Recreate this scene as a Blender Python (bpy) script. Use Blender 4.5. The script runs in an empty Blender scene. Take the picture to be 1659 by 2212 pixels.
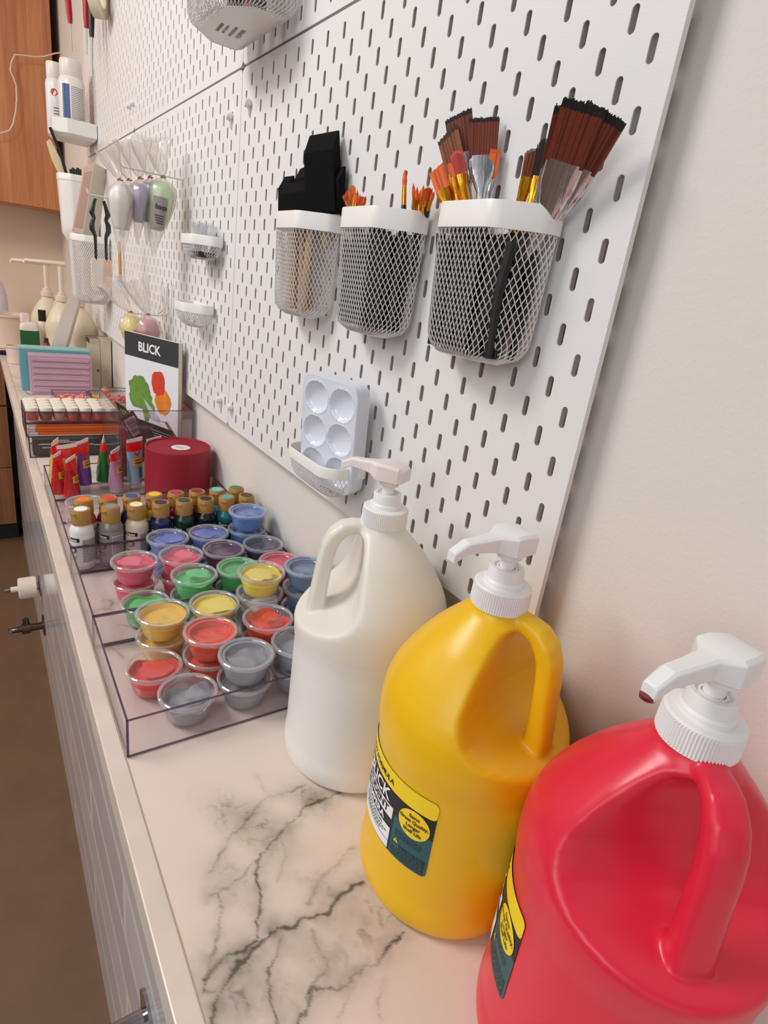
import bpy, bmesh, math, random
import numpy as np
from math import sin, cos, pi, radians, sqrt, hypot, atan2
from mathutils import Vector, Matrix, noise
from mathutils.geometry import delaunay_2d_cdt

random.seed(7)
SC = bpy.context.scene
COL = SC.collection

# ------------------------------------------------------------------ camera
T = 0.90                      # top of the worktop above the floor
CAM_R = [[-0.54440317, -0.82830115, 0.13244773],
         [-0.35379759, 0.08357197, -0.93158091],
         [0.76056062, -0.55401529, -0.3385478]]
CAM_C = Vector((-0.2908, 0.3709, 1.3654))
FPX, CX, CY = 1258.8, 829.5, 1079.5
cd = bpy.data.cameras.new('camera')
cam = bpy.data.objects.new('camera', cd)
COL.objects.link(cam)
cd.sensor_fit = 'VERTICAL'
cd.sensor_height = 24
cd.lens = FPX * 24 / 2212
cd.shift_y = -(1106 - CY) / 2212
cd.clip_start = 0.01
r_, d_, f_ = CAM_R
cam.matrix_world = Matrix(((r_[0], -d_[0], -f_[0], CAM_C[0]),
                           (r_[1], -d_[1], -f_[1], CAM_C[1]),
                           (r_[2], -d_[2], -f_[2], CAM_C[2]),
                           (0, 0, 0, 1)))
SC.camera = cam

def ray(x, y):
    a = ((x - CX) / FPX, (y - CY) / FPX, 1.0)
    return Vector([sum(CAM_R[k][i] * a[k] for k in range(3)) for i in range(3)])
def at(x, y, axis, v):
    """point of the room seen at (x, y) that lies on the plane axis = v"""
    d = ray(x, y)
    return CAM_C + d * ((v - CAM_C[axis]) / d[axis])

# ------------------------------------------------------------------ light
SC.view_settings.view_transform = 'Standard'
SC.view_settings.look = 'None'
SC.view_settings.exposure = 0.04
SC.view_settings.gamma = 1.0
try:
    SC.cycles.transparent_max_bounces = 48
    SC.cycles.max_bounces = 10
    SC.cycles.diffuse_bounces = 5
    SC.cycles.glossy_bounces = 5
    SC.cycles.transmission_bounces = 8
    SC.cycles.sample_clamp_indirect = 6
except Exception:
    pass
W = bpy.data.worlds.new('room_light')
SC.world = W
W.use_nodes = True
wn = W.node_tree; bg = wn.nodes['Background']
_tc = wn.nodes.new('ShaderNodeTexCoord'); _no = wn.nodes.new('ShaderNodeTexNoise'); _cr = wn.nodes.new('ShaderNodeValToRGB')
_no.inputs['Scale'].default_value = 1.7; _no.inputs['Detail'].default_value = 1.5
wn.links.new(_tc.outputs['Generated'], _no.inputs['Vector']); wn.links.new(_no.outputs['Fac'], _cr.inputs[0])
_cr.color_ramp.elements[0].position = .42; _cr.color_ramp.elements[0].color = (.30, .29, .28, 1)
_cr.color_ramp.elements[1].position = .60; _cr.color_ramp.elements[1].color = (1.10, 1.08, 1.07, 1)
wn.links.new(_cr.outputs[0], bg.inputs[0])
bg.inputs[1].default_value = .56
def area(name, loc, target, sx, sy, power, color):
    l = bpy.data.lights.new(name, 'AREA')
    l.shape = 'RECTANGLE'; l.size = sx; l.size_y = sy
    l.energy = power; l.color = color
    o = bpy.data.objects.new(name, l)
    COL.objects.link(o)
    o.location = loc
    o.rotation_euler = (Vector(target) - Vector(loc)).to_track_quat('-Z', 'Y').to_euler()
    return o
area('overhead_lamp', (0.95, 1.45, 2.7), (0.45, 0.1, 0.9), 0.8, 0.5, 25, (1.0, 0.98, 0.955))
area('overhead_lamp', (2.2, 1.9, 2.2), (3.2, 0.5, 1.1), 0.8, 0.6, 14, (1.0, 0.82, 0.64))  # warm fill, added and aimed to brighten the end wall
area('fill_light', (-1.0, 2.6, 2.2), (0.2, 0.1, 0.9), 1.6, 1.4, 19, (0.90, 0.95, 1.0))  # unseen cool fill, added to lift the near and lower parts

# ------------------------------------------------------------------ materials
def lin(c):
    if isinstance(c, str):
        c = [int(c[i:i + 2], 16) for i in (0, 2, 4)]
    return tuple(((v / 255) / 12.92 if v / 255 <= 0.04045 else ((v / 255 + 0.055) / 1.055) ** 2.4) for v in c) + (1,)
MATS = {}
def N(nt, t, **k):
    n = nt.nodes.new(t)
    for a, b in k.items():
        setattr(n, a, b)
    return n
def mat(name, color, rough=0.5, metal=0.0, var=0.04, scale=60, bump=0.0, bscale=400, sub=0.0, spec=0.5, coat=0.0, subr=(1, .8, .6)):
    """principled surface whose colour and height vary with procedural noise"""
    if name in MATS:
        return MATS[name]
    m = bpy.data.materials.new(name)
    m.use_nodes = True
    nt = m.node_tree
    b = nt.nodes['Principled BSDF']
    c = lin(color)
    tc = N(nt, 'ShaderNodeTexCoord')
    no = N(nt, 'ShaderNodeTexNoise'); no.inputs['Scale'].default_value = scale; no.inputs['Detail'].default_value = 3
    nt.links.new(tc.outputs['Object'], no.inputs['Vector'])
    mx = N(nt, 'ShaderNodeMix', data_type='RGBA')
    mx.inputs[6].default_value = tuple(v * (1 - var) for v in c[:3]) + (1,)
    mx.inputs[7].default_value = tuple(min(1, v * (1 + var)) for v in c[:3]) + (1,)
    nt.links.new(no.outputs['Fac'], mx.inputs[0])
    nt.links.new(mx.outputs[2], b.inputs['Base Color'])
    b.inputs['Roughness'].default_value = rough
    b.inputs['Metallic'].default_value = metal
    b.inputs['Specular IOR Level'].default_value = spec
    b.inputs['Coat Weight'].default_value = coat
    if sub:
        b.inputs['Subsurface Weight'].default_value = sub
        b.inputs['Subsurface Scale'].default_value = 0.01
        b.inputs['Subsurface Radius'].default_value = subr
    if bump:
        n2 = N(nt, 'ShaderNodeTexNoise'); n2.inputs['Scale'].default_value = bscale; n2.inputs['Detail'].default_value = 4
        nt.links.new(tc.outputs['Object'], n2.inputs['Vector'])
        bp = N(nt, 'ShaderNodeBump'); bp.inputs['Strength'].default_value = bump; bp.inputs['Distance'].default_value = 0.002
        nt.links.new(n2.outputs['Fac'], bp.inputs['Height'])
        nt.links.new(bp.outputs['Normal'], b.inputs['Normal'])
    MATS[name] = m
    return m
def clear(name, tint=(250, 248, 250), fres=0.12, rough=0.06, body=0.0, bodycol=(240, 240, 245), crumple=0.0):
    """thin clear plastic: tinted see-through layer, glossy at grazing angles, a little haze"""
    if name in MATS:
        return MATS[name]
    m = bpy.data.materials.new(name)
    m.use_nodes = True
    nt = m.node_tree
    nt.nodes.remove(nt.nodes['Principled BSDF'])
    out = nt.nodes['Material Output']
    tr = N(nt, 'ShaderNodeBsdfTransparent'); tr.inputs[0].default_value = lin(tint)
    gl = N(nt, 'ShaderNodeBsdfGlossy'); gl.inputs[1].default_value = rough
    lw = N(nt, 'ShaderNodeLayerWeight'); lw.inputs[0].default_value = .5
    pw = N(nt, 'ShaderNodeMath', operation='POWER'); pw.inputs[1].default_value = 2.2 if crumple else 4.5
    ma = N(nt, 'ShaderNodeMath', operation='MULTIPLY_ADD'); ma.inputs[1].default_value = .6 if crumple else .8; ma.inputs[2].default_value = fres
    nt.links.new(lw.outputs['Facing'], pw.inputs[0]); nt.links.new(pw.outputs[0], ma.inputs[0])
    no = N(nt, 'ShaderNodeTexNoise'); no.inputs['Scale'].default_value = 45 if crumple else 25
    tc = N(nt, 'ShaderNodeTexCoord'); nt.links.new(tc.outputs['Object'], no.inputs['Vector'])
    bp = N(nt, 'ShaderNodeBump'); bp.inputs['Strength'].default_value = 0.05 + crumple; bp.inputs['Distance'].default_value = 0.004
    nt.links.new(no.outputs['Fac'], bp.inputs['Height'])
    nt.links.new(bp.outputs['Normal'], gl.inputs['Normal'])
    mx = N(nt, 'ShaderNodeMixShader')
    nt.links.new(ma.outputs[0], mx.inputs[0])
    base = tr
    if body:
        df = N(nt, 'ShaderNodeBsdfDiffuse'); df.inputs[0].default_value = lin(bodycol)
        m2 = N(nt, 'ShaderNodeMixShader'); m2.inputs[0].default_value = body
        nt.links.new(tr.outputs[0], m2.inputs[1]); nt.links.new(df.outputs[0], m2.inputs[2])
        base = m2
    nt.links.new(base.outputs[0], mx.inputs[1]); nt.links.new(gl.outputs[0], mx.inputs[2])
    nt.links.new(mx.outputs[0], out.inputs[0])
    MATS[name] = m
    return m
def wood(name, c1, c2, axis='Z', scale=1.0, rough=0.45):
    if name in MATS:
        return MATS[name]
    m = bpy.data.materials.new(name); m.use_nodes = True
    nt = m.node_tree; b = nt.nodes['Principled BSDF']
    tc = N(nt, 'ShaderNodeTexCoord'); mp = N(nt, 'ShaderNodeMapping')
    st = [14 * scale] * 3; st['XYZ'.index(axis)] = 0.7 * scale
    mp.inputs['Scale'].default_value = st
    nt.links.new(tc.outputs['Object'], mp.inputs[0])
    no = N(nt, 'ShaderNodeTexNoise'); no.inputs['Scale'].default_value = 1.6; no.inputs['Detail'].default_value = 7; no.inputs['Distortion'].default_value = 1.1
    nt.links.new(mp.outputs[0], no.inputs['Vector'])
    n2 = N(nt, 'ShaderNodeTexNoise'); n2.inputs['Scale'].default_value = 9; n2.inputs['Detail'].default_value = 5
    nt.links.new(mp.outputs[0], n2.inputs['Vector'])
    ad = N(nt, 'ShaderNodeMix', data_type='FLOAT'); ad.inputs[0].default_value = 0.3
    nt.links.new(no.outputs['Fac'], ad.inputs[2]); nt.links.new(n2.outputs['Fac'], ad.inputs[3])
    cr = N(nt, 'ShaderNodeValToRGB')
    cr.color_ramp.elements[0].position = 0.34; cr.color_ramp.elements[0].color = lin(c2)
    cr.color_ramp.elements[1].position = 0.62; cr.color_ramp.elements[1].color = lin(c1)
    nt.links.new(ad.outputs[0], cr.inputs[0])
    nt.links.new(cr.outputs[0], b.inputs['Base Color'])
    b.inputs['Roughness'].default_value = rough
    MATS[name] = m
    return m

WHITE = mat('white_plastic', (236, 233, 230), 0.35, var=.015)
PUMPW = mat('pump_plastic', (238, 236, 236), 0.38, var=.01, sub=.05)
WALL = mat('painted_wall', (222, 216, 210), 0.7, var=.015, scale=6, bump=.16, bscale=260)
BOARD = mat('pegboard_white', (228, 226, 226), 0.6, var=.01, bump=.12, bscale=700)
WIRE = mat('white_wire', (226, 222, 220), 0.4, var=.01)
BLACKP = mat('black_plastic', (16, 15, 17), 0.35)
FOAM = mat('black_foam', (13, 13, 14), 0.95, bump=.8, bscale=900, spec=.2)
CLEAR = clear('clear_acrylic', tint=(253, 252, 253), fres=.03)
CLEARE = clear('acrylic_edge', tint=(176, 164, 186), fres=.08, body=.22, bodycol=(84, 70, 96))  # dark violet body paints the internal reflections along the edges
CUPM = clear('clear_cup', tint=(251, 251, 251), fres=.035, body=.05)
LIDM = clear('clear_lid', tint=(252, 252, 252), fres=.075, body=.05, rough=.1)
LIDR = clear('clear_lid_rim', tint=(246, 246, 248), fres=.12, body=.26, rough=.09)
BAGM = clear('crumpled_film', tint=(253, 252, 251), fres=.05, rough=.2, body=.26, bodycol=(250, 246, 242), crumple=.5)
SILVER = mat('silver_ferrule', (206, 208, 214), 0.16, 1.0, bump=.35, bscale=60)
GOLD = mat('gold_ferrule', (226, 156, 44), 0.18, 1.0, bump=.2, bscale=80)
for _m in (SILVER, GOLD):      # long shallow creases in the rolled metal
    _nt = _m.node_tree; _mp = N(_nt, 'ShaderNodeMapping'); _mp.inputs['Scale'].default_value = (5, 5, .5)
    _n = [q for q in _nt.nodes if q.type == 'TEX_NOISE'][1]; _t = [q for q in _nt.nodes if q.type == 'TEX_COORD'][0]
    _nt.links.new(_t.outputs['Object'], _mp.inputs[0]); _nt.links.new(_mp.outputs[0], _n.inputs['Vector'])
STEEL = mat('steel_wire', (170, 166, 162), 0.35, 1.0)
KRAFT = mat('tan_cap', (176, 132, 66), 0.5, var=.05)

# ------------------------------------------------------------------ mesh helpers
class MB:
    def __init__(s):
        s.v = []; s.f = []; s.m = []; s.mi = 0
    def add(s, vs, fs, M=None):
        n = len(s.v)
        s.v += [tuple(M @ Vector(p)) for p in vs] if M is not None else [tuple(p) for p in vs]
        for f in fs:
            s.f.append(tuple(i + n for i in f)); s.m.append(s.mi)
        return s
    def mat(s, i):
        s.mi = i; return s
    def box(s, x0, x1, y0, y1, z0, z1, M=None):
        v = [(x, y, z) for z in (z0, z1) for y in (y0, y1) for x in (x0, x1)]
        return s.add(v, [(0, 2, 3, 1), (4, 5, 7, 6), (0, 1, 5, 4), (2, 6, 7, 3), (0, 4, 6, 2), (1, 3, 7, 5)], M)
    def loft(s, rings, cap=True, close=False, M=None):
        n = len(rings[0]); v = [p for r in rings for p in r]; f = []
        for k in range(len(rings) - 1 + (1 if close else 0)):
            a = k * n; b = ((k + 1) % len(rings)) * n
            for i in range(n):
                j = (i + 1) % n
                f.append((a + i, a + j, b + j, b + i))
        if cap and not close:
            f.append(tuple(range(n))[::-1]); f.append(tuple(range((len(rings) - 1) * n, len(rings) * n)))
        return s.add(v, f, M)
    def lathe(s, prof, n=32, M=None, cap=True):
        return s.loft([[(r * cos(2 * pi * i / n), r * sin(2 * pi * i / n), z) for i in range(n)] for r, z in prof], cap, M=M)
    def tube(s, pts, r, n=8, cap=True, flat=1.0, up=None):
        pts = [Vector(p) for p in pts]; rings = []
        rr = r if isinstance(r, (list, tuple)) else [r] * len(pts)
        u = Vector(up) if up else None
        for k, p in enumerate(pts):
            t = (pts[min(k + 1, len(pts) - 1)] - pts[max(k - 1, 0)]).normalized()
            if u is None:
                u = Vector((0, 0, 1)) if abs(t.z) < .9 else Vector((1, 0, 0))
            a = (u - t * u.dot(t)).normalized(); b = t.cross(a)
            u = a
            rings.append([tuple(p + a * rr[k] * cos(2 * pi * i / n) + b * rr[k] * flat * sin(2 * pi * i / n)) for i in range(n)])
        return s.loft(rings, cap)
    def prism(s, poly, z0, z1, M=None):
        return s.loft([[(x, y, z0) for x, y in poly], [(x, y, z1) for x, y in poly]], M=M)
    def build(s, name, mats, parent=None, smooth=False, bevel=0, loc=None, seg=2, auto=40):
        me = bpy.data.meshes.new(name)
        me.from_pydata(s.v, [], s.f)
        if not isinstance(mats, (list, tuple)):
            mats = [mats]
        for m in mats:
            me.materials.append(m)
        me.polygons.foreach_set('material_index', s.m)
        bm = bmesh.new(); bm.from_mesh(me)
        bmesh.ops.recalc_face_normals(bm, faces=bm.faces)
        bm.to_mesh(me); bm.free()
        if smooth:
            me.polygons.foreach_set('use_smooth', [True] * len(me.polygons))
            if auto:
                me.set_sharp_from_angle(angle=radians(auto))
        me.update()
        o = bpy.data.objects.new(name, me)
        COL.objects.link(o)
        if loc is not None:
            o.location = loc
        if parent is not None:
            o.parent = parent
        if bevel:
            b = o.modifiers.new('bevel', 'BEVEL'); b.width = bevel; b.segments = seg; b.limit_method = 'ANGLE'; b.angle_limit = radians(40)
            b.harden_normals = False
        return o

def tag(o, label=None, cat=None, group=None, kind=None):
    if label: o['label'] = label
    if cat: o['category'] = cat
    if group: o['group'] = group
    if kind: o['kind'] = kind
    return o
def thing(name, label, cat, loc=(0, 0, 0), rz=0, group=None):
    o = bpy.data.objects.new(name, None)
    o.empty_display_size = 0.02
    COL.objects.link(o)
    o.location = loc; o.rotation_euler = (0, 0, rz)
    return tag(o, label, cat, group)
def copy_tree(o, parent=None):
    c = o.copy(); COL.objects.link(c); c.parent = parent
    for ch in list(o.children):
        copy_tree(ch, c)
    return c
def rrect(w, d, r, n=5, cx=0, cy=0):
    P = []
    for sx, sy, a0 in ((1, 1, 0), (-1, 1, 90), (-1, -1, 180), (1, -1, 270)):
        for k in range(n + 1):
            a = radians(a0 + 90 * k / n)
            P.append((cx + sx * (w / 2 - r) + r * cos(a), cy + sy * (d / 2 - r) + r * sin(a)))
    return P
_tx = {}
def text2d(s, size=1.0, bold=0.0, align='CENTER', space=1.0):
    """outline lettering as flat polygons in (u, v), metres"""
    key = (s, bold, align, space)
    if key not in _tx:
        c = bpy.data.curves.new('lettering', 'FONT')
        c.body = s; c.size = 1; c.offset = bold; c.align_x = align; c.align_y = 'CENTER'; c.resolution_u = 2
        c.space_character = space
        o = bpy.data.objects.new('lettering', c); COL.objects.link(o)
        bpy.context.view_layer.update()
        dg = bpy.context.evaluated_depsgraph_get()
        me = bpy.data.meshes.new_from_object(o.evaluated_get(dg))
        _tx[key] = ([tuple(v.co[:2]) for v in me.vertices], [tuple(p.vertices) for p in me.polygons])
        bpy.data.objects.remove(o); bpy.data.curves.remove(c); bpy.data.meshes.remove(me)
    v, f = _tx[key]
    return [(a * size, b * size) for a, b in v], f
def put_text(mb, fn, s, u, v, size, bold=0.0, align='CENTER', sx=1.0, rot=0.0):
    vs, fs = text2d(s, size, bold, align)
    c, n = cos(rot), sin(rot)
    mb.add([fn(u + (a * sx) * c - b * n, v + (a * sx) * n + b * c) for a, b in vs], fs)
def patch(mb, fn, u0, u1, v0, v1, nu=12, nv=1):
    vs = [fn(u0 + (u1 - u0) * i / nu, v0 + (v1 - v0) * j / nv) for j in range(nv + 1) for i in range(nu + 1)]
    fs = [(j * (nu + 1) + i, j * (nu + 1) + i + 1, (j + 1) * (nu + 1) + i + 1, (j + 1) * (nu + 1) + i) for j in range(nv) for i in range(nu)]
    mb.add(vs, fs)
def poly_patch(mb, fn, pts):
    """flat outline laid over a curved surface, cut into strips so it follows the curve"""
    v2, e, f2, *_ = delaunay_2d_cdt([Vector(p) for p in pts], [], [list(range(len(pts)))], 1, 1e-6)
    mb.add([fn(p[0], p[1]) for p in v2], [tuple(f) for f in f2])

# ------------------------------------------------------------------ the room
XB = 3.30                                    # end wall
def struct(name, mb, m, **k):
    return tag(mb.build(name, m, **k), kind='structure')
concrete = mat('concrete_floor', (112, 86, 66), 0.45, var=.30, scale=7, bump=.15, bscale=40)
_nt = concrete.node_tree; [setattr(q.inputs['Detail'], 'default_value', 9) for q in _nt.nodes if q.type == 'TEX_NOISE']
_q = [q for q in _nt.nodes if q.type == 'TEX_NOISE'][0]; _q.inputs['Roughness'].default_value = .72
struct('floor', MB().box(-2.2, 4.0, -0.3, 3.4, -0.1, 0), concrete)
struct('wall_right', MB().box(-2.2, XB + .1, -0.14, -0.02, 0, 2.85), WALL)
struct('wall_back', MB().box(XB, XB + .12, -0.02, 3.4, 0, 2.85), mat('grey_wall', (222, 206, 188), 0.75, var=.02, scale=5))
# tiled knee wall under the worktop
def tile_material():
    m = bpy.data.materials.new('glossy_tile'); m.use_nodes = True
    nt = m.node_tree; b = nt.nodes['Principled BSDF']
    tc = N(nt, 'ShaderNodeTexCoord'); sx = N(nt, 'ShaderNodeSeparateXYZ'); cx = N(nt, 'ShaderNodeCombineXYZ')
    nt.links.new(tc.outputs['Object'], sx.inputs[0]); nt.links.new(sx.outputs[0], cx.inputs[0]); nt.links.new(sx.outputs[2], cx.inputs[1])
    no = N(nt, 'ShaderNodeTexNoise'); no.inputs['Scale'].default_value = 9; nt.links.new(tc.outputs['Object'], no.inputs['Vector'])
    br = N(nt, 'ShaderNodeTexBrick')
    nt.links.new(cx.outputs[0], br.inputs['Vector'])
    br.inputs['Color1'].default_value = lin((212, 206, 212)); br.inputs['Color2'].default_value = lin((232, 226, 230)); br.inputs['Mortar'].default_value = lin((255, 252, 250))
    br.inputs['Scale'].default_value = 1; br.inputs['Mortar Size'].default_value = .0095; br.inputs['Mortar Smooth'].default_value = .2
    br.inputs['Brick Width'].default_value = .62; br.inputs['Row Height'].default_value = .118
    mx = N(nt, 'ShaderNodeMix', data_type='RGBA'); mx.blend_type = 'MULTIPLY'; mx.inputs[0].default_value = .12
    nt.links.new(br.outputs[0], mx.inputs[6]); nt.links.new(no.outputs['Fac'], mx.inputs[7])
    nt.links.new(mx.outputs[2], b.inputs['Base Color'])
    b.inputs['Roughness'].default_value = .12
    return m
struct('wall_tiled', MB().box(-1.4, 2.70, -0.02, 0.27, 0, T - .0335), tile_material())

# ------------------------------------------------------------------ pegboards
def pegboard_mesh():
    mb = MB(); R = .0027; H = .0056; D = -.005
    ins = []; out = []
    for k in range(8):
        a = pi * k / 7; ins.append((R * cos(a), H + R * sin(a)))
    for k in range(8):
        a = pi + pi * k / 7; ins.append((R * cos(a), -H + R * sin(a)))
    q = [(.01, .0055), (.01, .013), (.01, .02), (.004, .02), (-.004, .02), (-.01, .02), (-.01, .013), (-.01, .0055)]
    out = q + [(-a, -b) for a, b in q]
    for i in range(37):
        for j in range(-9, 18):
            if (i + j) % 2: continue
            x, z = i * .02, j * .02
            v = [(x + a, 0, z + b) for a, b in out] + [(x + a * 1.12, 0, z + b * 1.03) for a, b in ins] + [(x + a, -.0006, z + b) for a, b in ins] + [(x + a, D, z + b) for a, b in ins]
            f = []
            mb.mat(0)
            for k in range(16):
                l = (k + 1) % 16
                f += [(k, l, 16 + l, 16 + k), (16 + k, 16 + l, 32 + l, 32 + k)]
            w_ = [(32 + k, 32 + (k + 1) % 16, 48 + (k + 1) % 16, 48 + k) for k in range(16)]
            mb.add(v, f + w_); mb.m[-16:] = [1] * 16
        if i % 2 == 0:
            x = i * .02
            for z0, z1 in ((-.2, -.18), (.34, .36)):
                mb.add([(x - .01, 0, z0), (x + .01, 0, z0), (x + .01, 0, z1), (x - .01, 0, z1)], [(0, 1, 2, 3)])
    L, Rr, c = -.0192, .7392, .006
    mb.add([(L, 0, -.2 + c), (L + c, 0, -.1995), (-.01, 0, -.1995), (-.01, 0, .3595), (L + c, 0, .3595), (L, 0, .3595 - c)], [tuple(range(6))])
    mb.add([(Rr, 0, -.2 + c), (Rr - c, 0, -.1995), (.73, 0, -.1995), (.73, 0, .3595), (Rr - c, 0, .3595), (Rr, 0, .3595 - c)], [tuple(range(6))])
    o = [(L, -.2 + c), (L + c, -.1995), (Rr - c, -.1995), (Rr, -.2 + c), (Rr, .3595 - c), (Rr - c, .3595), (L + c, .3595), (L, .3595 - c)]
    o0 = [(a, 0, b) for a, b in o]; o1 = [(a, D, b) for a, b in o]
    mb.add(o0 + o1, [(k, (k + 1) % 8, 8 + (k + 1) % 8, 8 + k) for k in range(8)])
    return mb
def zc(z):            # height measured from the pegboard's reference slot
    return z + 1.29
pb = pegboard_mesh().build('pegboard', [BOARD, mat('slot_wall_grey', (178, 169, 163), .9)])  # slot walls greyer than the board face
PBL = ['white slotted pegboard nearest the bare wall, holding the three brush baskets',
       'white slotted pegboard in the middle of the lower row, with the small baskets and bags',
       'white slotted pegboard at the far end of the lower row, behind the white boxes',
       'white slotted pegboard above the brush baskets, cut by the top of the photo',
       'white slotted pegboard in the middle of the upper row, mostly bare',
       'white slotted pegboard in the far top corner, behind the red handled tools']
k = 0
for dz in (0, .5635):
    for n in range(3):
        o = pb if k == 0 else pb.copy()
        if k: COL.objects.link(o)
        o.location = (n * .76, 0, zc(0) + dz)
        tag(o, PBL[k], 'pegboard', 'pegboards on the wall'); k += 1
# spacers that hold the boards off the wall
def clip(x, z, label):
    t = thing('pegboard_clip', label, 'clip', (x, 0, zc(z)), 0, 'white clips on the pegboards')
    MB().lathe([(.0045, 0), (.006, .002), (.0065, .007), (.005, .010), (.0, .010)], 14, Matrix.Rotation(-pi / 2, 4, 'X')).build('knob', WHITE, t, True)
    MB().box(-.002, .002, 0, .004, -.016, -.002).build('tail', WHITE, t)
clip(.78, .301, 'small white plastic clip left of the board seam, upper pair')
clip(.70, .308, 'small white plastic clip right of the board seam, upper pair')
clip(.78, -.162, 'small white plastic clip left of the board seam near the bottom edge')
clip(.72, -.162, 'small white plastic clip right of the board seam near the bottom edge')
clip(1.54, .42, 'small white plastic clip at the far seam of the upper boards, left one')
clip(1.50, .42, 'small white plastic clip at the far seam of the upper boards, right one')

# ------------------------------------------------------------------ worktop
def fbm(x, y, s, oct=4, seed=0):
    r = np.zeros_like(x); a = 1.0; tot = 0
    for o in range(oct):
        X = x * s * 2 ** o + 17.3 * seed + 31 * o; Y = y * s * 2 ** o + 9.1 * seed + 11 * o
        xi = np.floor(X); yi = np.floor(Y); fx = X - xi; fy = Y - yi
        fx = fx * fx * (3 - 2 * fx); fy = fy * fy * (3 - 2 * fy)
        h = lambda i, j: np.modf(np.abs(np.sin(i * 127.1 + j * 311.7 + seed * 7.7) * 43758.5453))[0]
        v = (h(xi, yi) * (1 - fx) + h(xi + 1, yi) * fx) * (1 - fy) + (h(xi, yi + 1) * (1 - fx) + h(xi + 1, yi + 1) * fx) * fy
        r += a * v; tot += a; a *= .55
    return r / tot - .5
def q8(pts, ox=200, oy=1600, s=.5425):
    return [tuple(at(ox + x * s, oy + y * s, 2, T)[:2]) for x, y in pts]
VEINS = [  # (points on the worktop, width, strength)
    (q8([(830, 180), (780, 210), (700, 225), (640, 270), (590, 350), (540, 400), (500, 470), (470, 520)]), .0013, .55),
    (q8([(990, 200), (930, 230), (850, 270), (800, 320), (740, 370), (690, 415), (665, 480), (655, 560), (665, 650), (665, 720), (655, 790), (600, 840), (520, 860), (480, 900), (440, 950)]), .0015, .95),
    (q8([(460, 620), (500, 610), (510, 660), (490, 740), (470, 850), (450, 930), (440, 1000)]), .0013, .8),
    (q8([(1080, 570), (1040, 580), (980, 620), (930, 680), (880, 690), (800, 740), (740, 740), (680, 790), (630, 840), (580, 880), (540, 950), (500, 1030), (480, 1128), (470, 1220)]), .0019, .95),
    (q8([(860, 640), (900, 570), (960, 500), (1040, 430)]), .0013, .5),
    (q8([(1230, 760), (1180, 830), (1130, 880), (1060, 910), (1000, 970), (930, 990), (870, 980), (850, 1050), (820, 1128), (800, 1200)]), .0016, .85),
    (q8([(720, 880), (700, 950), (720, 1020), (740, 1128), (760, 1200)]), .0015, .7),
    (q8([(760, 780), (740, 830), (720, 900), (700, 960)]), .0015, .6),
    (q8([(1160, 930), (1145, 1000), (1155, 1100)]), .0008, .4),
    (q8([(750, 390), (765, 470), (745, 560)]), .0018, .35),
    (q8([(660, 140), (690, 215)]), .0009, .4),
    (q8([(470, 625), (540, 590), (600, 540), (650, 470)]), .0012, .5),
    (q8([(1060, 910), (1020, 1000), (980, 1100)]), .0009, .4),
    (q8([(880, 760), (900, 830), (940, 880), (900, 940), (870, 980)]), .0014, .55),
    (q8([(450, 1000), (520, 980), (600, 1000), (640, 1060)]), .0016, .55),
    (q8([(520, 860), (560, 920), (560, 1000), (580, 1100)]), .0014, .5),
]
G = .3496
VEINS += [(q8(p, 60, 1000, G), w, s) for p, w, s in [
    ([(505, 850), (530, 875), (500, 905), (440, 908), (400, 925), (330, 900), (270, 915), (200, 950)], .0022, .7),
    ([(560, 1000), (640, 1010), (760, 1040)], .0020, .5),
    ([(480, 1120), (560, 1110), (650, 1120), (700, 1150)], .0016, .5),
    ([(520, 1130), (560, 1160), (600, 1200)], .0018, .45),
    ([(250, 935), (310, 925), (370, 900)], .0016, .5),
    ([(300, 1010), (340, 1000), (400, 1040), (430, 1080)], .0018, .5)]]
VEINS += [(q8(p, 0, 680, .2893), w, s) for p, w, s in [
    ([(20, 440), (120, 470), (200, 480)], .004, .5), ([(30, 520), (100, 530), (180, 545)], .005, .7), ([(90, 560), (180, 570), (230, 600)], .005, .7),
    ([(80, 700), (140, 710)], .003, .4), ([(250, 1190), (310, 1195), (380, 1200), (700, 1210)], .003, .55),
    ([(300, 1480), (400, 1500), (480, 1470)], .003, .5), ([(330, 1420), (420, 1430), (500, 1400)], .003, .5), ([(640, 1200), (700, 1180), (780, 1150)], .003, .45),
    ([(180, 1380), (300, 1390), (360, 1370)], .003, .45), ([(10, 380), (150, 395)], .003, .3)]]
CLOUDS = [  # grey washes: outline centre, radius along / across
    (q8([(640, 340)])[0], .050, .018, .55), (q8([(560, 560)])[0], .03, .02, .3), (q8([(1060, 700)])[0], .035, .022, .55), (q8([(950, 600)])[0], .03, .012, .4),
    (q8([(560, 960)])[0], .03, .03, .5), (q8([(800, 790)])[0], .03, .012, .5), (q8([(960, 890)])[0], .02, .02, .35), (q8([(870, 230)])[0], .03, .014, .5), (q8([(690, 1000)])[0], .03, .02, .3)]
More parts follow.
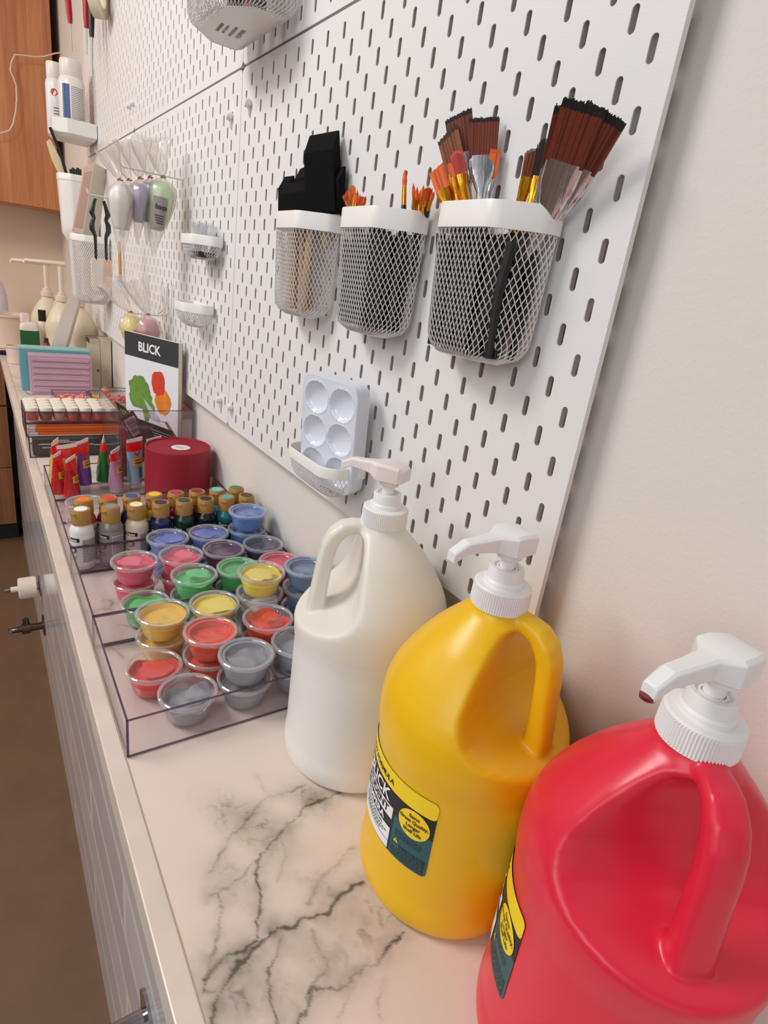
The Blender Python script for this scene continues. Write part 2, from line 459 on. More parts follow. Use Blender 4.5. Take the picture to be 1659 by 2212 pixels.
def build_worktop():
    xs = np.concatenate([np.arange(-1.4, -.16, .02), np.arange(-.16, .46, .0014), np.arange(.46, 1.0, .003), np.arange(1.0, 2.70, .006), [2.70]])
    ys = np.arange(-.02, .2831, .0014); ys = np.append(ys, .2835)
    X, Y = np.meshgrid(xs, ys)
    wx = X + .010 * fbm(X, Y, 60, 4, 1) + .004 * fbm(X, Y, 260, 3, 2)
    wy = Y + .010 * fbm(X, Y, 60, 4, 3) + .004 * fbm(X, Y, 260, 3, 4)
    ink = np.zeros_like(X)
    for pts, w, s in VEINS:
        d = np.full_like(X, 9.0)
        for (ax, ay), (bx, by) in zip(pts[:-1], pts[1:]):
            dx, dy = bx - ax, by - ay
            t = np.clip(((wx - ax) * dx + (wy - ay) * dy) / (dx * dx + dy * dy + 1e-12), 0, 1)
            d = np.minimum(d, np.hypot(wx - ax - t * dx, wy - ay - t * dy))
        ww = w * (1 + 1.4 * fbm(X, Y, 90, 2, 8))
        ink = np.maximum(ink, s * (.75 + .9 * fbm(X, Y, 50, 3, 5)) * np.exp(-(d / np.maximum(ww, 2e-4)) ** 2))
        ink = np.maximum(ink, s * .38 * (.8 + 1.6 * fbm(X, Y, 110, 3, 6)) * np.exp(-(d / (w * 5.0)) ** 1.3))
    cl = np.zeros_like(X)
    for (cx, cy), a, b, s in CLOUDS:
        g = ((X - cx) * .86 + (Y - cy) * .5) / a; h = (-(X - cx) * .5 + (Y - cy) * .86) / b
        cl = np.maximum(cl, s * np.exp(-(g * g + h * h)))
    rg_ = np.exp(-(fbm(wx + .3 * fbm(X, Y, 30, 2, 21) * .05, wy, 55, 4, 22) / .028) ** 2) * np.clip(cl * 1.5, 0, 1) * .5
    base = np.clip(np.maximum(ink * 1.12, rg_) + .80 * cl * np.clip(.75 + 1.6 * fbm(X, Y, 45, 4, 9), 0, 1.4), 0, 1) * .92
    # wispy veins over the rest of the stone
    t = fbm(X + .25 * fbm(X, Y, 5, 3, 12), Y * 1.3, 3.2, 4, 11)
    far = np.clip((X - .45) / .2, 0, 1)
    base = np.maximum(base, far * .22 * np.exp(-(t / .006) ** 2))
    warm = np.clip(.5 + 1.2 * fbm(X, Y, 22, 3, 15), 0, 1)
    c0 = np.array(lin((230, 214, 203))[:3]); c1 = np.array(lin((70, 66, 54))[:3]); c2 = np.array(lin((188, 174, 146))[:3])
    k = base[..., None]
    stain = (.32 * warm * np.clip(cl * 1.6, 0, 1))[..., None]
    colr = (c0 * (1 - stain) + c2 * stain) * (1 - k) + c1 * k
    ny, nx = X.shape
    mb = MB()
    vs = np.stack([X, Y, np.full_like(X, T)], -1).reshape(-1, 3)
    idx = np.arange(nx * ny).reshape(ny, nx)
    fs = np.stack([idx[:-1, :-1], idx[:-1, 1:], idx[1:, 1:], idx[1:, :-1]], -1).reshape(-1, 4)
    nv = len(vs)
    V = vs.tolist(); F = fs.tolist()
    # body below the polished face and the return along the end wall
    V += [(x, y, z) for z in (T - .033, T) for y in (-.02, .2835) for x in (-1.4, 2.70)]
    b = nv
    F += [(b, b + 1, b + 3, b + 2), (b, b + 4, b + 5, b + 1), (b + 2, b + 3, b + 7, b + 6), (b, b + 2, b + 6, b + 4), (b + 1, b + 5, b + 7, b + 3)]
    b += 8
    V += [(x, y, z) for z in (T - .033, T) for y in (-.02, 1.6) for x in (2.70, XB)]
    F += [(b, b + 2, b + 3, b + 1), (b + 4, b + 5, b + 7, b + 6), (b, b + 1, b + 5, b + 4), (b + 2, b + 6, b + 7, b + 3), (b, b + 4, b + 6, b + 2), (b + 1, b + 3, b + 7, b + 5)]
    me = bpy.data.meshes.new('slab'); me.from_pydata(V, [], F)
    at_ = me.color_attributes.new('stone', 'FLOAT_COLOR', 'POINT')
    full = np.ones((len(V), 4)); full[:nv, :3] = colr.reshape(-1, 3); full[nv:, :3] = c0
    at_.data.foreach_set('color', full.ravel())
    m = bpy.data.materials.new('veined_stone'); m.use_nodes = True
    nt = m.node_tree; bs = nt.nodes['Principled BSDF']
    a = N(nt, 'ShaderNodeVertexColor', layer_name='stone'); nt.links.new(a.outputs[0], bs.inputs['Base Color'])
    bs.inputs['Roughness'].default_value = .28; bs.inputs['Specular IOR Level'].default_value = .4
    me.materials.append(m); me.update()
    root = thing('worktop', 'long narrow white stone worktop with grey veins running along the wall', 'worktop', (0, 0, 0))
    o = bpy.data.objects.new('slab', me); COL.objects.link(o); o.parent = root
    stone2 = mat('stone_edge', (222, 209, 198), .3, var=.13, scale=22)
    MB().box(-1.4, 2.68, .2845, .302, T - .033, T - .0002).build('edge_strip', stone2, root, bevel=.0012)
    MB().box(-1.4, 2.68, .2834, .2846, T - .020, T - .0007).build('grout_line', mat('grout_line', (186, 166, 150), .7), root)
build_worktop()

# ------------------------------------------------------------------ cabinets
WD = wood('cabinet_wood', (202, 134, 90), (166, 100, 60), 'Z', 1.0)
WD2 = wood('cabinet_wood_low', (150, 98, 62), (112, 70, 42), 'Z', 1.0)
DARK = mat('dark_gap', (26, 20, 18), .8)
t = thing('wall_cabinet', 'brown wooden wall cabinet in the top left corner with a cord on it', 'cabinet', (3.0, 0.01, zc(.205)))
MB().box(.02, .30, 0, 1.2, 0, 1.05).build('body', WD, t)
MB().box(0, .018, 0.004, .60, .002, 1.048).build('door', WD, t, bevel=.001)
MB().box(0, .018, .604, 1.2, .002, 1.048).build('door', WD, t, bevel=.001)
t = thing('base_cabinet', 'brown wooden base cabinet with stacked fronts beyond the tiled wall', 'cabinet', (2.71, .285, 0))
MB().box(.02, .58, 0, 1.2, .09, T - .0345).build('body', DARK, t)
MB().box(.06, .5, 0.0, 1.2, 0, .088).build('toe_kick', mat('toe_kick', (38, 36, 40), .5), t)
for z0, z1 in ((.10, .375), (.378, .658), (.664, T - .036)):
    MB().box(0, .018, .006, .60, z0, z1).build('drawer_front', WD2, t, bevel=.001)
    MB().box(0, .018, .604, 1.2, z0, z1).build('drawer_front', WD2, t, bevel=.001)

# ------------------------------------------------------------------ gallon jugs
JP = [(0, .0640), (.0015, .0690), (.005, .0722), (.012, .0738), (.020, .0738), (.027, .0732), (.031, .0726), (.036, .0726), (.10, .0726), (.135, .0726), (.140, .0732), (.147, .0742), (.156, .0750), (.17, .0749), (.18, .0737), (.19, .0708), (.20, .0660),
      (.21, .0602), (.22, .0533), (.23, .0460), (.235, .0418), (.24, .0372), (.245, .0325), (.25, .0278), (.254, .0238), (.2575, .0212), (.262, .0200), (.276, .0198)]
CUTZ = [(.158, .085), (.166, .062), (.174, .040), (.182, .0275), (.19, .0215), (.20, .0175), (.22, .0158), (.24, .0163), (.248, .0185), (.254, .030), (.26, .045)]
def interp(tab, z):
    for (z0, a), (z1, b) in zip(tab[:-1], tab[1:]):
        if z <= z1:
            return a + (b - a) * max(0, (z - z0)) / (z1 - z0)
    return tab[-1][1]
def smin(a, b, k):
    h = max(0.0, k - abs(a - b)) / k
    return min(a, b) - h * h * k * .25
def jug_mesh():
    """blow-moulded round gallon jug, loop handle on +x"""
    zs = [0, .0015, .005, .009, .014, .02, .026, .030, .034] + [.04 + .008 * k for k in range(12)] + [.134 + .003 * k for k in range(48)]
    n = 144; rings = []
    for z in zs:
        r0 = interp(JP, z); ring = []
        for i in range(n):
            th = 2 * pi * i / n
            if th > pi: th -= 2 * pi
            r = r0
            if z > .15 and abs(th) < 1.56:
                dcut = interp(CUTZ, z) + .012 * (1 - cos(th)) ** 2
                r = smin(r0, dcut / max(cos(th), .02), .010)
            ring.append((r * cos(2 * pi * i / n), r * sin(2 * pi * i / n), z))
        rings.append(ring)
    mb = MB(); mb.loft(rings)
    path = [(.006, .253), (.018, .2555), (.027, .2555), (.036, .253), (.0435, .2455), (.048, .236), (.0505, .222), (.0525, .20), (.0538, .185), (.0548, .17), (.055, .155), (.054, .146)]
    wr = [.0088, .0090, .0095, .0102, .0108, .0110, .0110, .0110, .0114, .0120, .0128, .0130]       # half width across
    dr = [.0060, .0062, .0066, .0072, .0078, .0078, .0078, .0078, .0082, .0088, .0090, .0090]       # half depth
    hr = []
    for k, (x, z) in enumerate(path):
        a = Vector((path[max(k - 1, 0)][0], 0, path[max(k - 1, 0)][1])); b = Vector((path[min(k + 1, len(path) - 1)][0], 0, path[min(k + 1, len(path) - 1)][1]))
        t = (b - a).normalized(); nn = Vector((t.z, 0, -t.x)) * -1; ring = []
        for i in range(24):
            q = 2 * pi * i / 24; c, s = cos(q), sin(q)
            e = .62
            u = math.copysign(abs(c) ** e, c) * dr[k]; v = math.copysign(abs(s) ** e, s) * wr[k]
            ring.append(tuple(Vector((x, v, z)) + nn * u))
        hr.append(ring)
    mb.loft(hr)
    o = mb.build('jug_body', [])
    md = o.modifiers.new('r', 'REMESH'); md.mode = 'VOXEL'; md.voxel_size = .0017; md.use_smooth_shade = True
    m2 = o.modifiers.new('s', 'SMOOTH'); m2.factor = .5; m2.iterations = 7
    bpy.context.view_layer.update()
    dg = bpy.context.evaluated_depsgraph_get()
    me = bpy.data.meshes.new_from_object(o.evaluated_get(dg))
    bpy.data.objects.remove(o)
    me.polygons.foreach_set('use_smooth', [True] * len(me.polygons))
    return me
JUG = jug_mesh()
def make_pump(parent, ang, L, drop=None, stain=None, lift=0):
    """screw cap, collar, stem and spout head; ang = direction of the spout"""
    z0 = .2605
    cap = MB()
    rings = []
    n = 150
    for z, r, rib in ((z0, .0196, 0), (z0, .0212, 0), (z0 + .001, .0216, 1), (z0 + .0145, .0213, 1), (z0 + .0158, .0209, 0), (z0 + .0168, .0196, 0), (z0 + .0172, .0150, 0)):
        rings.append([((r - (.0008 if rib and i % 2 else 0)) * cos(2 * pi * i / n), (r - (.0008 if rib and i % 2 else 0)) * sin(2 * pi * i / n), z) for i in range(n)])
    cap.loft(rings)
    cap.build('screw_cap', PUMPW, parent, False)
    zc_ = z0 + .017
    MB().lathe([(.0148, zc_ - .001), (.0148, zc_ + .003), (.0132, zc_ + .0045), (.0128, zc_ + .012), (.0122, zc_ + .0135), (.0095, zc_ + .0135), (.0088, zc_ + .0115), (.0078, zc_ + .0115), (.0074, zc_ + .0128), (.0062, zc_ + .0128), (.0060, zc_ + .010)], 40).build('collar', PUMPW, parent, True, auto=35)
    zt = zc_ + .012
    MB().lathe([(.0056, zt - .004), (.0056, zt + .0125)], 28).build('stem', PUMPW, parent, True)
    zh = zt + .0085
    head = MB()
    head.lathe([(.0088, zh), (.0092, zh + .0005), (.0092, zh + .010)], 32)
    # faceted head, seen from above a blunt arrow that narrows into the spout
    def ring(x, w, zb, zt_, ch):
        return [(x, -w, zb), (x, w, zb), (x, w, zt_ - ch), (x, w - ch * 1.3, zt_), (x, -w + ch * 1.3, zt_), (x, -w, zt_ - ch)]
    b = zh + .006
    rr = [ring(-.0165, .0085, b + .001, b + .012, .002), ring(-.012, .0120, b, b + .0145, .002), ring(0, .0142, b, b + .0160, .002), ring(.008, .0142, b, b + .0155, .002), ring(.0125, .0105, b + .0005, b + .0148, .002),
          ring(.018, .0064, b + .002, b + .0138, .0015), ring(L * .55, .0056, b + .003, b + .0125, .0015), ring(L - .010, .0050, b + .0032, b + .0115, .0014), ring(L + .001, .0042, b - .0026, b + .0050, .001)]
    M = Matrix.Rotation(ang, 4, 'Z')
    head.loft(rr, M=M)
    h = head.build('spout_head', [stain or PUMPW], parent, True, auto=25, bevel=.0009)
    if drop:
        MB().lathe([(.001, -.0016), (.0038, -.0012), (.004, .0008), (.001, .0014)], 14, Matrix.Translation((L * cos(ang), L * sin(ang), b - .0018))).build('paint_drip', drop, h, True)
def on_cyl(r):
    return lambda u, v: (r * cos(u / r), r * sin(u / r), v)
def jug_label(parent, edge, body_r=.0728):
    """printed paper label; edge = angle of its right border (label turns left from there)"""
    def lay(k):
        R = body_r + .00022 * k
        return lambda u, v: (R * cos(edge + u / body_r), R * sin(edge + u / body_r), v)
    yl = mat('label_yellow', (250, 214, 30), .45); bk = mat('label_black', (22, 22, 24), .45); te = mat('label_teal', (38, 88, 96), .45)
    wh = mat('label_white', (240, 238, 240), .45); ink = mat('label_ink', (30, 30, 34), .5)
    z0, z1 = .061, .132; Wd = .118
    def outline(a, b, c, d, r):            # rounded on the right side
        P = [(a, c), (b - r, c)] + [(b - r + r * sin(pi / 2 * k / 4), c + r - r * cos(pi / 2 * k / 4)) for k in range(1, 5)]
        P += [(b - r + r * cos(pi / 2 * k / 4), d - r + r * sin(pi / 2 * k / 4)) for k in range(5)] + [(a, d)]
        return P
    root = MB()
    def strips(mb, fn, P, n=28):
        # split a y-monotone outline into narrow vertical strips
        xs = sorted(set([round(p[0], 5) for p in P] + [min(p[0] for p in P) + (max(p[0] for p in P) - min(p[0] for p in P)) * k / n for k in range(n + 1)]))
        def yr(x):
            ys = []
            for (x0, y0), (x1, y1) in zip(P, P[1:] + P[:1]):
                if min(x0, x1) - 1e-9 <= x <= max(x0, x1) + 1e-9:
                    if abs(x1 - x0) < 1e-9: ys += [y0, y1]
                    else: ys.append(y0 + (y1 - y0) * (x - x0) / (x1 - x0))
            return min(ys), max(ys)
        for a, b in zip(xs[:-1], xs[1:]):
            if b - a < 1e-6: continue
            (p, q), (r, s) = yr(a + 1e-7), yr(b - 1e-7)
            mb.add([fn(a, p), fn(b, r), fn(b, s), fn(a, q)], [(0, 1, 2, 3)])
    mb = MB(); strips(mb, lay(1), outline(-Wd, 0, z0, z1, .004)); lab = mb.build('label', te, parent)
    mb = MB()
    strips(mb, lay(2.2), outline(-Wd, 0, z1 - .0155, z1, .004), 60); y = mb.build('yellow_band', yl, lab)
    mb = MB(); patch(mb, lay(1.5), -Wd, 0, z1 - .0340, z1 - .0150, 30); mb.build('black_band', bk, lab)
    mb = MB(); patch(mb, lay(2), -Wd, -.0345, z0 + .001, z1 - .034, 24); mb.build('black_panel', bk, lab)
    mb = MB(); patch(mb, lay(3), -.088, -.0360, z1 - .0405, z1 - .0300, 16); patch(mb, lay(3), -.088, -.0360, z1 - .0622, z1 - .0497, 16); patch(mb, lay(3), -.088, -.0360, z0 + .0015, z0 + .0082, 16)
    mb.build('white_boxes', wh, lab)
    mb = MB(); n = 40
    cu, cv = -.0165, z1 - .0290
    ring = [(cu + .0135 * cos(2 * pi * k / n), cv + .0125 * sin(2 * pi * k / n)) for k in range(n)]
    strips(mb, lay(3), ring, 14)
    tri = [(-.0310, z0 + .0150), (-.0262, z0 + .0150), (-.0286, z0 + .0195)]
    mb.add([lay(3)(*p) for p in tri], [(0, 1, 2)]); mb.build('yellow_badge', yl, lab)
    w = MB()
    put_text(w, lay(4), 'BLICK', -.0620, z1 - .0232, .0148, .022, sx=1.02)
    put_text(w, lay(4), 'TEMPERA', -.0620, z1 - .0452, .0080, .03, sx=1.05)
    w.build('white_lettering', wh, lab)
    w = MB()
    put_text(w, lay(4), 'NEW FORMULA', -.0640, z1 - .0090, .0062, .022, sx=1.1)
    put_text(w, lay(4), 'STUDENT', -.0620, z1 - .0352, .0094, .03, sx=1.02)
    put_text(w, lay(4), 'YELLOW GALLON', -.0620, z1 - .0525, .0040, .01)
    rn = random.Random(6)
    for k in range(3):
        u = -.084 + .004 * k
        while u < -.0400 - .004 * k:
            l = rn.uniform(.0010, .0030); patch(w, lay(4), u, u + l, z1 - .0562 - .0022 * k, z1 - .0552 - .0022 * k, 1); u += l + .0007
    for k, s in enumerate(('Same', 'Great Quality,', 'Longer', 'Shelf Life')):
        put_text(w, lay(5), s, cu, cv + .0072 - .0046 * k, .0043, .025)
    put_text(w, lay(5), '!', -.0286, z0 + .0168, .0036, .03)
    rnd = random.Random(3)
    for k in range(5):
        for u0 in (-.0310,):
            u = u0 + (.006 if k < 2 else 0)
            while u < -.0035:
                l = rnd.uniform(.0012, .0034); patch(w, lay(3), u, min(u + l, -.003), z0 + .0128 - .0022 * k, z0 + .0135 - .0022 * k, 1); u += l + .0008
    for k in range(3):
        u = -.0310
        while u < -.0080:
            l = rnd.uniform(.0012, .0034); patch(w, lay(3), u, u + l, z0 + .0262 - .0022 * k, z0 + .0268 - .0022 * k, 1); u += l + .0008
    for a, b, c, d in ((-.0322, -.0025, z0 + .0024, z0 + .0028), (-.0322, -.0025, z0 + .0142, z0 + .0146), (-.0322, -.0318, z0 + .0024, z0 + .0146), (-.0029, -.0025, z0 + .0024, z0 + .0146)):
        patch(w, lay(3), a, b, c, d, 6)
    w.build('black_lettering', ink, lab)
    return lab
def jug(name_label, x, y, rot, m, spout, L, label_edge=None, drop=None, stain=None):
    t = thing('paint_jug', name_label, 'jug', (x, y, T), 0, 'gallon paint jugs with pumps')
    me = JUG.copy(); me.materials.clear(); me.materials.append(m)
    o = bpy.data.objects.new('jug_body', me); COL.objects.link(o); o.parent = t; o.rotation_euler = (0, 0, rot)
    make_pump(t, spout, L, drop, stain)
    if label_edge is not None:
        jug_label(t, label_edge)
    return t
YEL = mat('yellow_jug', (240, 188, 16), .34, var=.01, sub=.12, subr=(1, .6, .1))
RED = mat('red_jug', (226, 40, 64), .3, var=.02, sub=.08, subr=(1, .2, .2))
def milky():
    # translucent plastic: whiter where paint stands behind it, creamier where the jug is empty
    m = mat('milky_jug', (232, 229, 226), .36, var=.01, sub=.25)
    nt = m.node_tree; b = nt.nodes['Principled BSDF']
    src = b.inputs['Base Color'].links[0].from_socket
    tc = N(nt, 'ShaderNodeTexCoord'); sp = N(nt, 'ShaderNodeSeparateXYZ'); nt.links.new(tc.outputs['Object'], sp.inputs[0])
    mr = N(nt, 'ShaderNodeMapRange'); mr.inputs[1].default_value = .1475; mr.inputs[2].default_value = .1495
    nt.links.new(sp.outputs[2], mr.inputs[0])
    mx = N(nt, 'ShaderNodeMix', data_type='RGBA'); nt.links.new(mr.outputs[0], mx.inputs[0]); nt.links.new(src, mx.inputs[6])
    mx.inputs[7].default_value = lin((230, 225, 216)); nt.links.new(mx.outputs[2], b.inputs['Base Color'])
    return m
jug('yellow gallon paint jug with a black and teal label and white pump', -.037, .069, radians(194), YEL, radians(87), .053, radians(123.8))
jug('red gallon paint jug nearest the camera, cut by the right edge', -.188, .066, radians(143), RED, radians(84), .057, radians(72), drop=mat('red_drip', (120, 20, 40), .3))
jug('white unlabelled gallon paint jug standing beside the clear trays', .117, .0705, radians(64), milky(), radians(30), .049, stain=mat('stained_pump', (236, 224, 222), .45, var=.05, scale=30))

# ------------------------------------------------------------------ clear trays
def open_box(name, label, cat, x0, x1, y0, y1, z0, h, group=None, wall=.0026, body=CLEAR, edge=CLEARE, z_side=None):
    t = thing(name, label, cat, (x0, y0, z0), 0, group)
    w, d = x1 - x0, y1 - y0
    MB().box(0, w, 0, d, 0, wall).build('bottom', body, t)
    for a in ((0, wall, 0, d), (w - wall, w, 0, d), (wall, w - wall, 0, wall), (wall, w - wall, d - wall, d)):
        MB().box(a[0], a[1], a[2], a[3], wall, h - .0012).build('side', body, t)
    e = MB(); r = .0011
    for z in (h, .0012):
        pts = [(r, r), (w - r, r), (w - r, d - r), (r, d - r)]
        for k in range(4):
            a, b = pts[k], pts[(k + 1) % 4]
            e.tube([(a[0], a[1], z), (b[0], b[1], z)], r, 6)
    for x, y in ((r, r), (w - r, r), (w - r, d - r), (r, d - r)):
        e.tube([(x, y, .001), (x, y, h)], r * 1.25, 6)
    e.build('edges', edge, t)
    return t
TZ = T + .0004
open_box('clear_tray', 'clear plastic tray nearest the camera, holding red, yellow and grey paint cups', 'tray', .193, .391, -.017, .284, TZ, .045, 'clear trays along the worktop edge')
open_box('clear_tray', 'clear plastic tray second from the front, with pink, green and blue paint cups', 'tray', .3925, .5915, -.017, .284, TZ, .045, 'clear trays along the worktop edge')
open_box('clear_tray', 'clear plastic tray third from the front, holding the tan capped paint bottles', 'tray', .5930, .7900, -.017, .284, TZ, .045, 'clear trays along the worktop edge')
open_box('clear_tray', 'clear plastic tray farthest from the camera, holding craft tubes and the round red box', 'tray', .7915, .988, -.017, .284, TZ, .045, 'clear trays along the worktop edge')

# ------------------------------------------------------------------ paint cups
CH = .031
cup_body = MB().lathe([(.0175, .0004), (.0205, .0002), (.0222, .0012), (.0228, .003), (.0272, .0245), (.0278, .0262), (.0296, .0270), (.0300, .0282)], 48, cap=False)
lid_ring = MB().lathe([(.0296, .0258), (.0312, .0262), (.0316, .0280), (.0312, .0300), (.0300, .0308), (.0284, .0306), (.0272, .0296)], 48, cap=False)
lid_disc = MB().lathe([(.0272, .0296), (.0264, .0282), (.0236, .0280), (.0230, .0292), (.0190, .0296), (.0184, .0290), (.0, .0289)], 48, cap=False)
_me = {}
def cup(label, x, y, lvl, color, fill=.7, smear=None, tilt=None, group='lidded paint cups'):
    z = T + .0032 + CH * (lvl - 1)
    t = thing('paint_cup', label, 'cup', (x, y, z), random.uniform(0, 6.28), group)
    for nm, mb, m in (('cup_wall', cup_body, CUPM), ('lid', lid_disc, LIDM)):
        if nm not in _me:
            _me[nm] = mb.build(nm, m, t, True); q = _me[nm]
        else:
            q = _me[nm].copy(); COL.objects.link(q); q.parent = t
        if nm == 'lid':
            if 'lid_rim' not in _me:
                _me['lid_rim'] = lid_ring.build('lid_rim', LIDR, q, True)
            else:
                r = _me['lid_rim'].copy(); COL.objects.link(r); r.parent = q
    if color is None:
        return t
    m = mat('paint_%02x%02x%02x' % color, color, .32, var=.05, scale=90, bump=.1, bscale=200, coat=.25)
    zt = .0035 + .021 * fill
    rad = lambda z_: .0222 + (.0268 - .0222) * min(1, max(0, (z_ - .003) / .0215))
    n = 40; mb = MB()
    prof = [(.012, .0012), (.0205, .0012), (.0219, .0030)] + [(rad(.003 + (zt - .003) * k / 3), .003 + (zt - .003) * k / 3) for k in range(1, 4)]
    mb.loft([[(r * cos(2 * pi * i / n), r * sin(2 * pi * i / n), zz) for i in range(n)] for r, zz in prof], cap=False)
    # lumpy top
    s = random.uniform(0, 50); K = 9; rings = []
    re = rad(zt)
    for k in range(K + 1):
        f = 1 - k / K; ring = []
        for i in range(n):
            a = 2 * pi * i / n; r = re * f
            hgt = noise.noise(Vector((r * cos(a) * 70 + s, r * sin(a) * 70, s))) * .0042 * (1 - f ** 4) + (.0008 * (1 - f))
            ring.append((r * cos(a), r * sin(a), min(zt + hgt, .0268)))
        rings.append(ring)
    mb.loft(rings, cap=False)
    # film of paint left on the cup wall
    z1 = [min(.0262, zt + .0015 + max(0, .006 + .011 * noise.noise(Vector((cos(2 * pi * i / n) * 1.3 + s, sin(2 * pi * i / n) * 1.3, s + 9))))) for i in range(n)]
    mb.loft([[((rad(zt) + .0003) * cos(2 * pi * i / n), (rad(zt) + .0003) * sin(2 * pi * i / n), zt - .002) for i in range(n)], [((rad(z1[i]) + .0003) * cos(2 * pi * i / n), (rad(z1[i]) + .0003) * sin(2 * pi * i / n), z1[i]) for i in range(n)], [((rad(z1[i]) - .0005) * cos(2 * pi * i / n), (rad(z1[i]) - .0005) * sin(2 * pi * i / n), z1[i]) for i in range(n)], [((rad(zt) - .0006) * cos(2 * pi * i / n), (rad(zt) - .0006) * sin(2 * pi * i / n), zt - .002) for i in range(n)]], cap=False)
    mb.build('paint', m, t, True, auto=50)
    if smear:      # paint that clings to the underside of the lid
        kind, amt = smear
        mb = MB(); s = random.uniform(0, 50); rings = []
        n = 56
        if kind == 'patch':
            a0 = random.uniform(0, 6.28); ca, sa = .0055 * cos(a0), .0055 * sin(a0)
            for f in (0.02, .3, .6, .85, 1):
                rings.append([(ca + f * (amt * (1 + .38 * noise.noise(Vector((cos(2 * pi * i / n) * 1.6 + s, sin(2 * pi * i / n) * 1.6, s))))) * cos(2 * pi * i / n),
                               sa + f * (amt * (1 + .38 * noise.noise(Vector((cos(2 * pi * i / n) * 1.6 + s, sin(2 * pi * i / n) * 1.6, s))))) * sin(2 * pi * i / n), .0286 - .0006 * f) for i in range(n)])
            mb.loft(rings, cap=True)
        else:
            for r, z_ in ((.0305, .0278), (.0292, .0293), (.0278, .0290), (.0268, .0276), (.0238, .0274), (.0245, .0268), (.0280, .0262)):
                rings.append([(r * cos(2 * pi * i / n), r * sin(2 * pi * i / n), z_) for i in range(n)])
            mb.loft(rings, cap=False)
        mb.build('lid_paint', m, t, True)
    return t
PK, PK2 = (240, 84, 122), (226, 52, 92)
GR, GR2 = (92, 208, 122), (66, 186, 100)
YE, GD = (244, 224, 78), (242, 196, 66)
RD, OR = (232, 62, 44), (240, 70, 26)
GY, BG = (150, 150, 158), (112, 142, 176)
PU, DP, BL, SB = (96, 40, 88), (74, 60, 92), (112, 136, 212), (92, 138, 206)
CUPS = [
 ((.2290, .2150), 1, GY, .45, ('patch', .010), ['single grey paint cup at the front of the nearest tray']),
 ((.2868, .2370), 1, RD, .62, ('patch', .016), ['single red paint cup at the left front of the nearest tray']),
 ((.2290, .1511), 2, GY, .8, ('ring', 0), ['lower grey paint cup under the large grey lid near the tray front', 'upper grey paint cup stacked near the front of the nearest tray']),
 ((.2860, .1730), 2, OR, .72, ('ring', 0), ['lower orange red paint cup in the stack beside the grey cups', 'upper orange red paint cup with paint all round its lid']),
 ((.3450, .2129), 2, GD, .78, None, ['lower golden yellow paint cup at the left of the nearest tray', 'upper golden yellow paint cup with a splash up its side']),
 ((.3445, .1496), 2, YE, .85, ('patch', .018), ['lower yellow paint cup in the middle of the nearest tray', 'upper yellow paint cup in the middle, behind the orange red stack']),
 ((.2892, .1000), 2, OR, .62, ('patch', .011), ['lower orange paint cup beside the white jug', 'upper orange paint cup beside the white jug']),
 ((.2290, .0876), 2, GY, .6, None, ['lower grey paint cup half hidden by the white jug', 'upper grey paint cup half hidden by the white jug']),
 ((.4269, .2150), 1, GR, .7, ('patch', .013), ['single green paint cup at the left front of the second tray']),
 ((.4905, .2152), 2, PK, .66, ('patch', .015), ['lower pink paint cup at the left of the second tray', 'upper pink paint cup at the left of the second tray']),
 ((.4900, .1514), 2, PK, .6, ('patch', .013), ['lower pink paint cup in the second stack of pink', 'upper pink paint cup right of the leftmost pink stack']),
 ((.4266, .1510), 2, GR, .66, ('patch', .013), ['lower green paint cup in the middle of the second tray', 'upper green paint cup with a half clear lid, in the middle']),
 ((.4269, .0873), 2, GR2, .9, ('ring', 0), ['lower green paint cup behind the tall yellow stack', 'upper green paint cup with a solid green rim']),
 ((.3510, .0860), 3, YE, .8, ('patch', .017), ['bottom grey paint cup of the three cup stack topped with yellow', 'nearly empty middle cup below the tall yellow one', 'yellow paint cup topping a stack of three beside the white jug']),
 ((.4269, .0238), 2, PK2, .92, ('ring', 0), ['lower hot pink paint cup by the wall', 'upper hot pink paint cup by the wall with a pink rim']),
 ((.3448, .0220), 3, BG, .85, ('ring', 0), ['bottom steel blue paint cup of three behind the white jug handle', 'middle steel blue paint cup of three behind the white jug handle', 'top steel blue paint cup of three behind the white jug handle']),
 ((.4902, .0878), 2, PU, .8, ('ring', 0), ['lower dark purple paint cup', 'upper dark purple paint cup with a magenta tinged rim']),
 ((.4900, .0242), 2, DP, .7, None, ['lower slate violet paint cup beside the wall', 'upper slate violet paint cup beside the wall']),
 ((.5530, .1540), 2, BL, .8, ('patch', .014), ['lower periwinkle blue paint cup in front of the paint bottles', 'upper periwinkle blue paint cup leftmost of the blue ones']),
 ((.5535, .0905), 2, BL, .85, ('patch', .017), ['lower periwinkle blue paint cup in the second blue stack', 'upper periwinkle blue paint cup second from the left of the blue ones']),
 ((.5532, .0268), 3, SB, .9, ('ring', 0), ['bottom sky blue paint cup of the corner stack of three', 'middle sky blue paint cup of the corner stack of three', 'sky blue paint cup topping the corner stack of three']),
 ((.7280, .2440), 2, None, 0, None, ['lower empty clear cup behind the orange capped bottle', 'upper empty clear cup behind the orange capped bottle'])]
for (x, y), lv, col_, fl, sm, labs in CUPS:
    for k in range(lv):
        top = k == lv - 1
        c = col_
        if col_ == YE and lv == 3: c = [(150, 150, 158), (206, 206, 206), YE][k]
        f_l = fl if top else .55 + .35 * random.random()
        if col_ == YE and lv == 3 and k == 1: f_l = .2
        cup(labs[k], x + random.uniform(-.0004, .0004), y, k + 1, c, f_l, sm if top else None)

